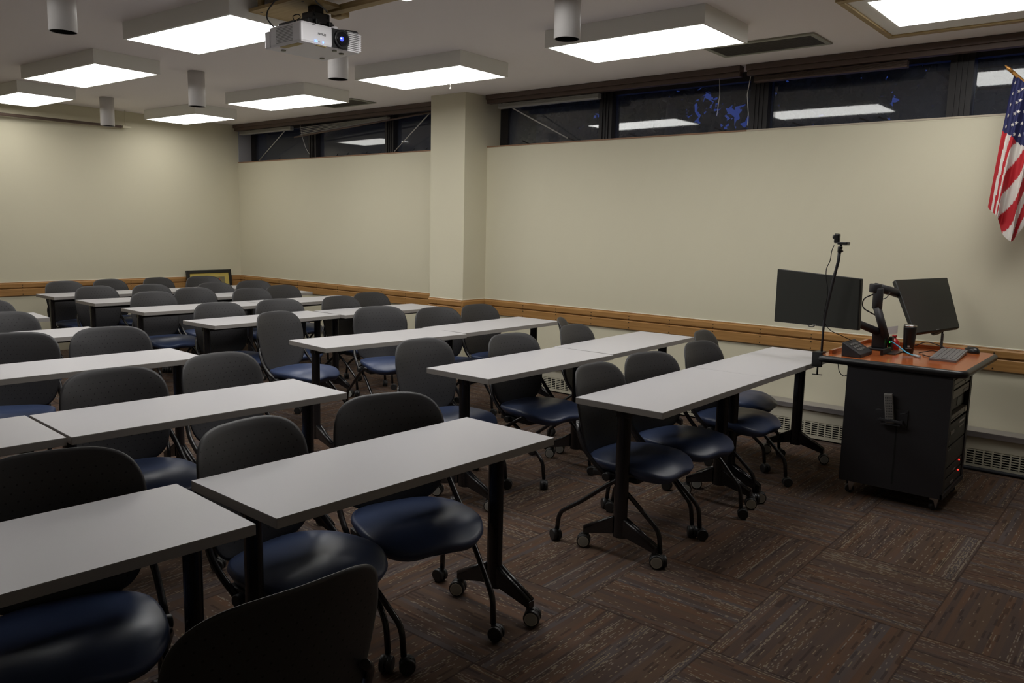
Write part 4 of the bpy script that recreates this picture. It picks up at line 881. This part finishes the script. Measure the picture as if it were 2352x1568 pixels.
for pts, lab in (([(5.40, 1.20, ZT+.004), (5.46, 1.14, ZT+.02), (5.55, 1.13, ZT+.004), (5.64, 1.08, ZT+.004), (5.62, 1.02, ZT+.004), (5.67, 0.99, ZT+.004)], 'black cable running from behind the tumbler to the mouse'),
                 ([(5.37, 1.17, ZT+.004), (5.30, 1.15, ZT+.006), (5.27, 1.10, ZT+.004), (5.23, 1.085, ZT+.008)], 'black cable from the tumbler foot to the keyboard'),
                 ([(5.56, 1.30, ZT+.004), (5.58, 1.20, ZT+.06), (5.60, 1.10, ZT+.03), (5.60, 1.04, ZT+.004)], 'black arched cable behind the keyboard')):
    b = MB(); b.tube(pts, 0.003, 8, rb=0.03); tag(b.build('desk_cable', MT['black']), lab, 'cable')
b = MB(); b.tube([(5.685, 1.135, ZT+0.003), (5.70, 1.14, 0.935)], 0.006, 8)
for k in range(14): b.cyl((5.686, 1.135, ZT+0.012+k*0.007), (0, 0, 1), 0.0085, 0.005, 8)
tag(b.build('coiled_cord', MT['black']), 'black coiled cord hanging below the tilted monitor', 'cord')

# ================================================================ FLAG
fl = empty('flag', (5.90, 0.978, 2.60)); tag(fl, 'stars and stripes flag hanging from an angled pole at the right edge', 'flag'); O = Vector(fl.location)
P0, P1 = Vector((5.90, 0.978, 2.60)), Vector((6.13, 0.38, 2.0))
b = MB(); b.tube([W(5.917, 0.934, 2.556), P1-O], 0.011, 10); b.build('pole', MT['gold'], fl)
b = MB(); b.tube([Vector((0, 0, 0)), W(5.908, 0.957, 2.579), W(5.917, 0.934, 2.556)], [0.002, 0.011, 0.010], 10); b.build('pole_tip', MT['gold'], fl)
def sst(x): x = max(0, min(1, x)); return x*x*(3-2*x)
def S(u, v):
    H = Vector((5.925, 0.925, 2.545)).lerp(Vector((6.09, 0.42, 2.06)), v)
    L_ = 0.81 + 0.10*sst(v/0.25) - 0.30*sst((v-0.25)/0.2) + 0.012*sin(v*40)
    dep = 0.028*sin(v*2*pi*6.2+0.6+u*1.2)*(0.35+0.65*u) + 0.012*sin(v*2*pi*13+u*3)
    y = H.y + 0.080*u*(1-0.3*v) + 0.012*sin(v*2*pi*6.2+2.0)*u - 0.02*u*u
    # gathered near the pole: hoist compressed, fly spreads
    return Vector((H.x - 0.02 + dep, y, H.z - L_*u))
b = MB(); NU, NV = 96, 156; vs = [S(i/NU, j/NV)-O for i in range(NU+1) for j in range(NV+1)]
def colour(u, v):
    vt = v + 0.42*max(0, u-0.25)*sst(v/0.10)
    if u < 0.42 - 0.25*v and vt < 0.55: return 2
    return 0 if int(vt*13/0.9) % 2 == 0 else 1
for i in range(NU):
    for j in range(NV):
        a = i*(NV+1)+j; b.f.append((a, a+1, a+NV+2, a+NV+1)); b.m.append(colour((i+.5)/NU, (j+.5)/NV)); b.sm.append(True)
b.v = [tuple(v) for v in vs]
# stars follow the cloth
e = 1e-3
def star(u, v, r):
    c = S(u, v); du = (S(u+e, v)-c).normalized(); dv = (S(u, v+e)-c); dv = (dv - du*dv.dot(du)).normalized(); n = du.cross(dv).normalized()
    if n.x > 0: n = -n
    pts = []
    for k in range(10):
        a = pi/2+2*pi*k/10; q = r if k % 2 == 0 else r*0.42; pts.append(c - O + n*0.004 + (dv*cos(a) + du*(-sin(a)))*q)
    o = len(b.v); b.v += [tuple(p) for p in pts] + [tuple(c-O+n*0.004)]
    for k in range(10): b.f.append((o+10, o+k, o+(k+1) % 10)); b.m.append(1); b.sm.append(False)
for i in range(9):
    for j in range(11):
        if (i+j) % 2 == 0:
            u = 0.045+i*0.040; v = 0.030+j*0.045
            if u < 0.40-0.25*v: star(u, v, 0.0135)
cl = b.build('cloth', [MT['flagr'], MT['flagw'], MT['flagb']], fl, fix=False)
b = MB(); b.cyl(P1-O+Vector((0.01, 0, 0)), (1, 0, 0), 0.03, 0.02, 16); b.build('wall_bracket', MT['gold'], fl)

# ================================================================ LEANING PICTURE
pf = empty('framed_picture', (5.655, BY-0.17, 0.0)); pf.rotation_euler = (radians(-8.5), 0, 0.03)
tag(pf, 'black framed picture with yellow mat leaning in the back corner', 'picture')
PH = 0.905; hw = 0.325; b = MB()
for a in ((-hw, -hw+0.042, 0, PH), (hw-0.042, hw, 0, PH)): b.box(a[0], a[1], -0.018, 0.012, a[2], a[3], 0, 0.004)
b.box(-hw+0.042, hw-0.042, -0.018, 0.012, 0, 0.042, 0, 0.004); b.box(-hw+0.042, hw-0.042, -0.018, 0.012, PH-0.042, PH, 0, 0.004); b.build('frame', MT['black'], pf)
b = MB(); b.box(-hw+0.04, hw-0.04, -0.008, 0.0, 0.04, PH-0.04); b.build('mat_board', MT['mat_y'], pf)
b = MB(); b.box(-hw+0.105, hw-0.105, -0.0095, -0.007, 0.11, PH-0.095); pp = b.build('print', MT['pic'], pf)
b = MB(); b.box(0.10, 0.16, -0.0105, -0.009, PH-0.19, PH-0.15); b.box(0.13, 0.15, -0.0105, -0.009, PH-0.15, PH-0.12); b.build('red_detail', MT['picred'], pp)
b = MB(); b.box(5.54, 5.64, 9.03, 9.06, TH+0.0005, TH+0.018, 0, 0.003); tag(b.build('marker', MT['bluebox']), 'small blue object lying on the back-row table corner by the picture', 'marker')
b = MB(); b.box(5.03, 5.60, 9.40, 9.44, 0.60, 0.61); 

# ================================================================ TREES OUTSIDE
def tree(cx, cy, label, ry, n):
    r = empty('tree', (cx, cy, -1.5)); tag(r, label, 'tree', 'trees outside the windows')
    b = MB(); b.tube([(0, 0, 0), (0.1, 0.05, 2.5), (0, 0, 5)], [0.2, 0.15, 0.08], 10); b.build('trunk', MT['bark'], r)
    b = MB(); rnd = random.Random(int(cy*10)+3); k = 0
    while k < n:
        y = rnd.uniform(-ry, ry); z = rnd.uniform(2.6, 8.2); x = rnd.uniform(-0.9, 0.9); Y = cy+y; Z = z-1.5
        keep = 1.0                                           # thin spots in the crown where the dusk sky shows
        if 5.0 < Y < 6.3 and 3.0 < Z < 3.75: keep = 0.2
        if 3.0 < Y < 3.3 and 3.2 < Z < 3.5: keep = 0.25
        if rnd.random() > keep: k += 1; continue
        c = Vector((x, y, z)); a = Vector((rnd.gauss(0, 1), rnd.gauss(0, 1), rnd.gauss(0, 1))).normalized(); bq = a.cross(Vector((rnd.gauss(0, 1), rnd.gauss(0, 1), rnd.gauss(0, 1)))).normalized()
        w_ = 0.075; b.add([c-a*w_, c+bq*w_*0.5, c+a*w_, c-bq*w_*0.5], [(0, 1, 2, 3)]); k += 1
    for k in range(9500):
        x = rnd.uniform(1.3, 2.3); y = rnd.uniform(-ry, ry); z = rnd.uniform(2.4, 9.0)
        Y, Z = cy+y, z-1.5; keep = 0.0
        if 5.8 < Y < 6.5 and 3.27 < Z < 3.77: keep = 0.92
        elif 6.6 < Y < 7.25 and 3.5 < Z < 4.0: keep = 0.80
        elif 7.35 < Y < 7.6 and 3.45 < Z < 3.68: keep = 0.8
        elif 3.5 < Y < 3.75 and 3.6 < Z < 3.8: keep = 0.85
        if rnd.random() < keep: continue
        c = Vector((x, y, z)); a = Vector((rnd.gauss(0, .4), rnd.gauss(0, 1), rnd.gauss(0, 1))).normalized(); bq = a.cross(Vector((1, rnd.gauss(0, .4), rnd.gauss(0, .4)))).normalized()
        b.add([c-a*0.125, c+bq*0.085, c+a*0.125, c-bq*0.085], [(0, 1, 2, 3)])
    b.build('foliage', MT['leaf'], r, fix=False)
tree(11.5, 1.0, 'dark tree outside behind the right window panes', 2.62, 9000)
tree(11.5, 6.4, 'dark tree outside with blue dusk sky showing through its leaves', 2.64, 9000)
tree(11.5, 11.9, 'dark tree outside behind the window panes beside the pillar', 2.64, 9000)
tree(11.5, 17.4, 'dark tree outside behind the far window bay', 2.64, 9000)
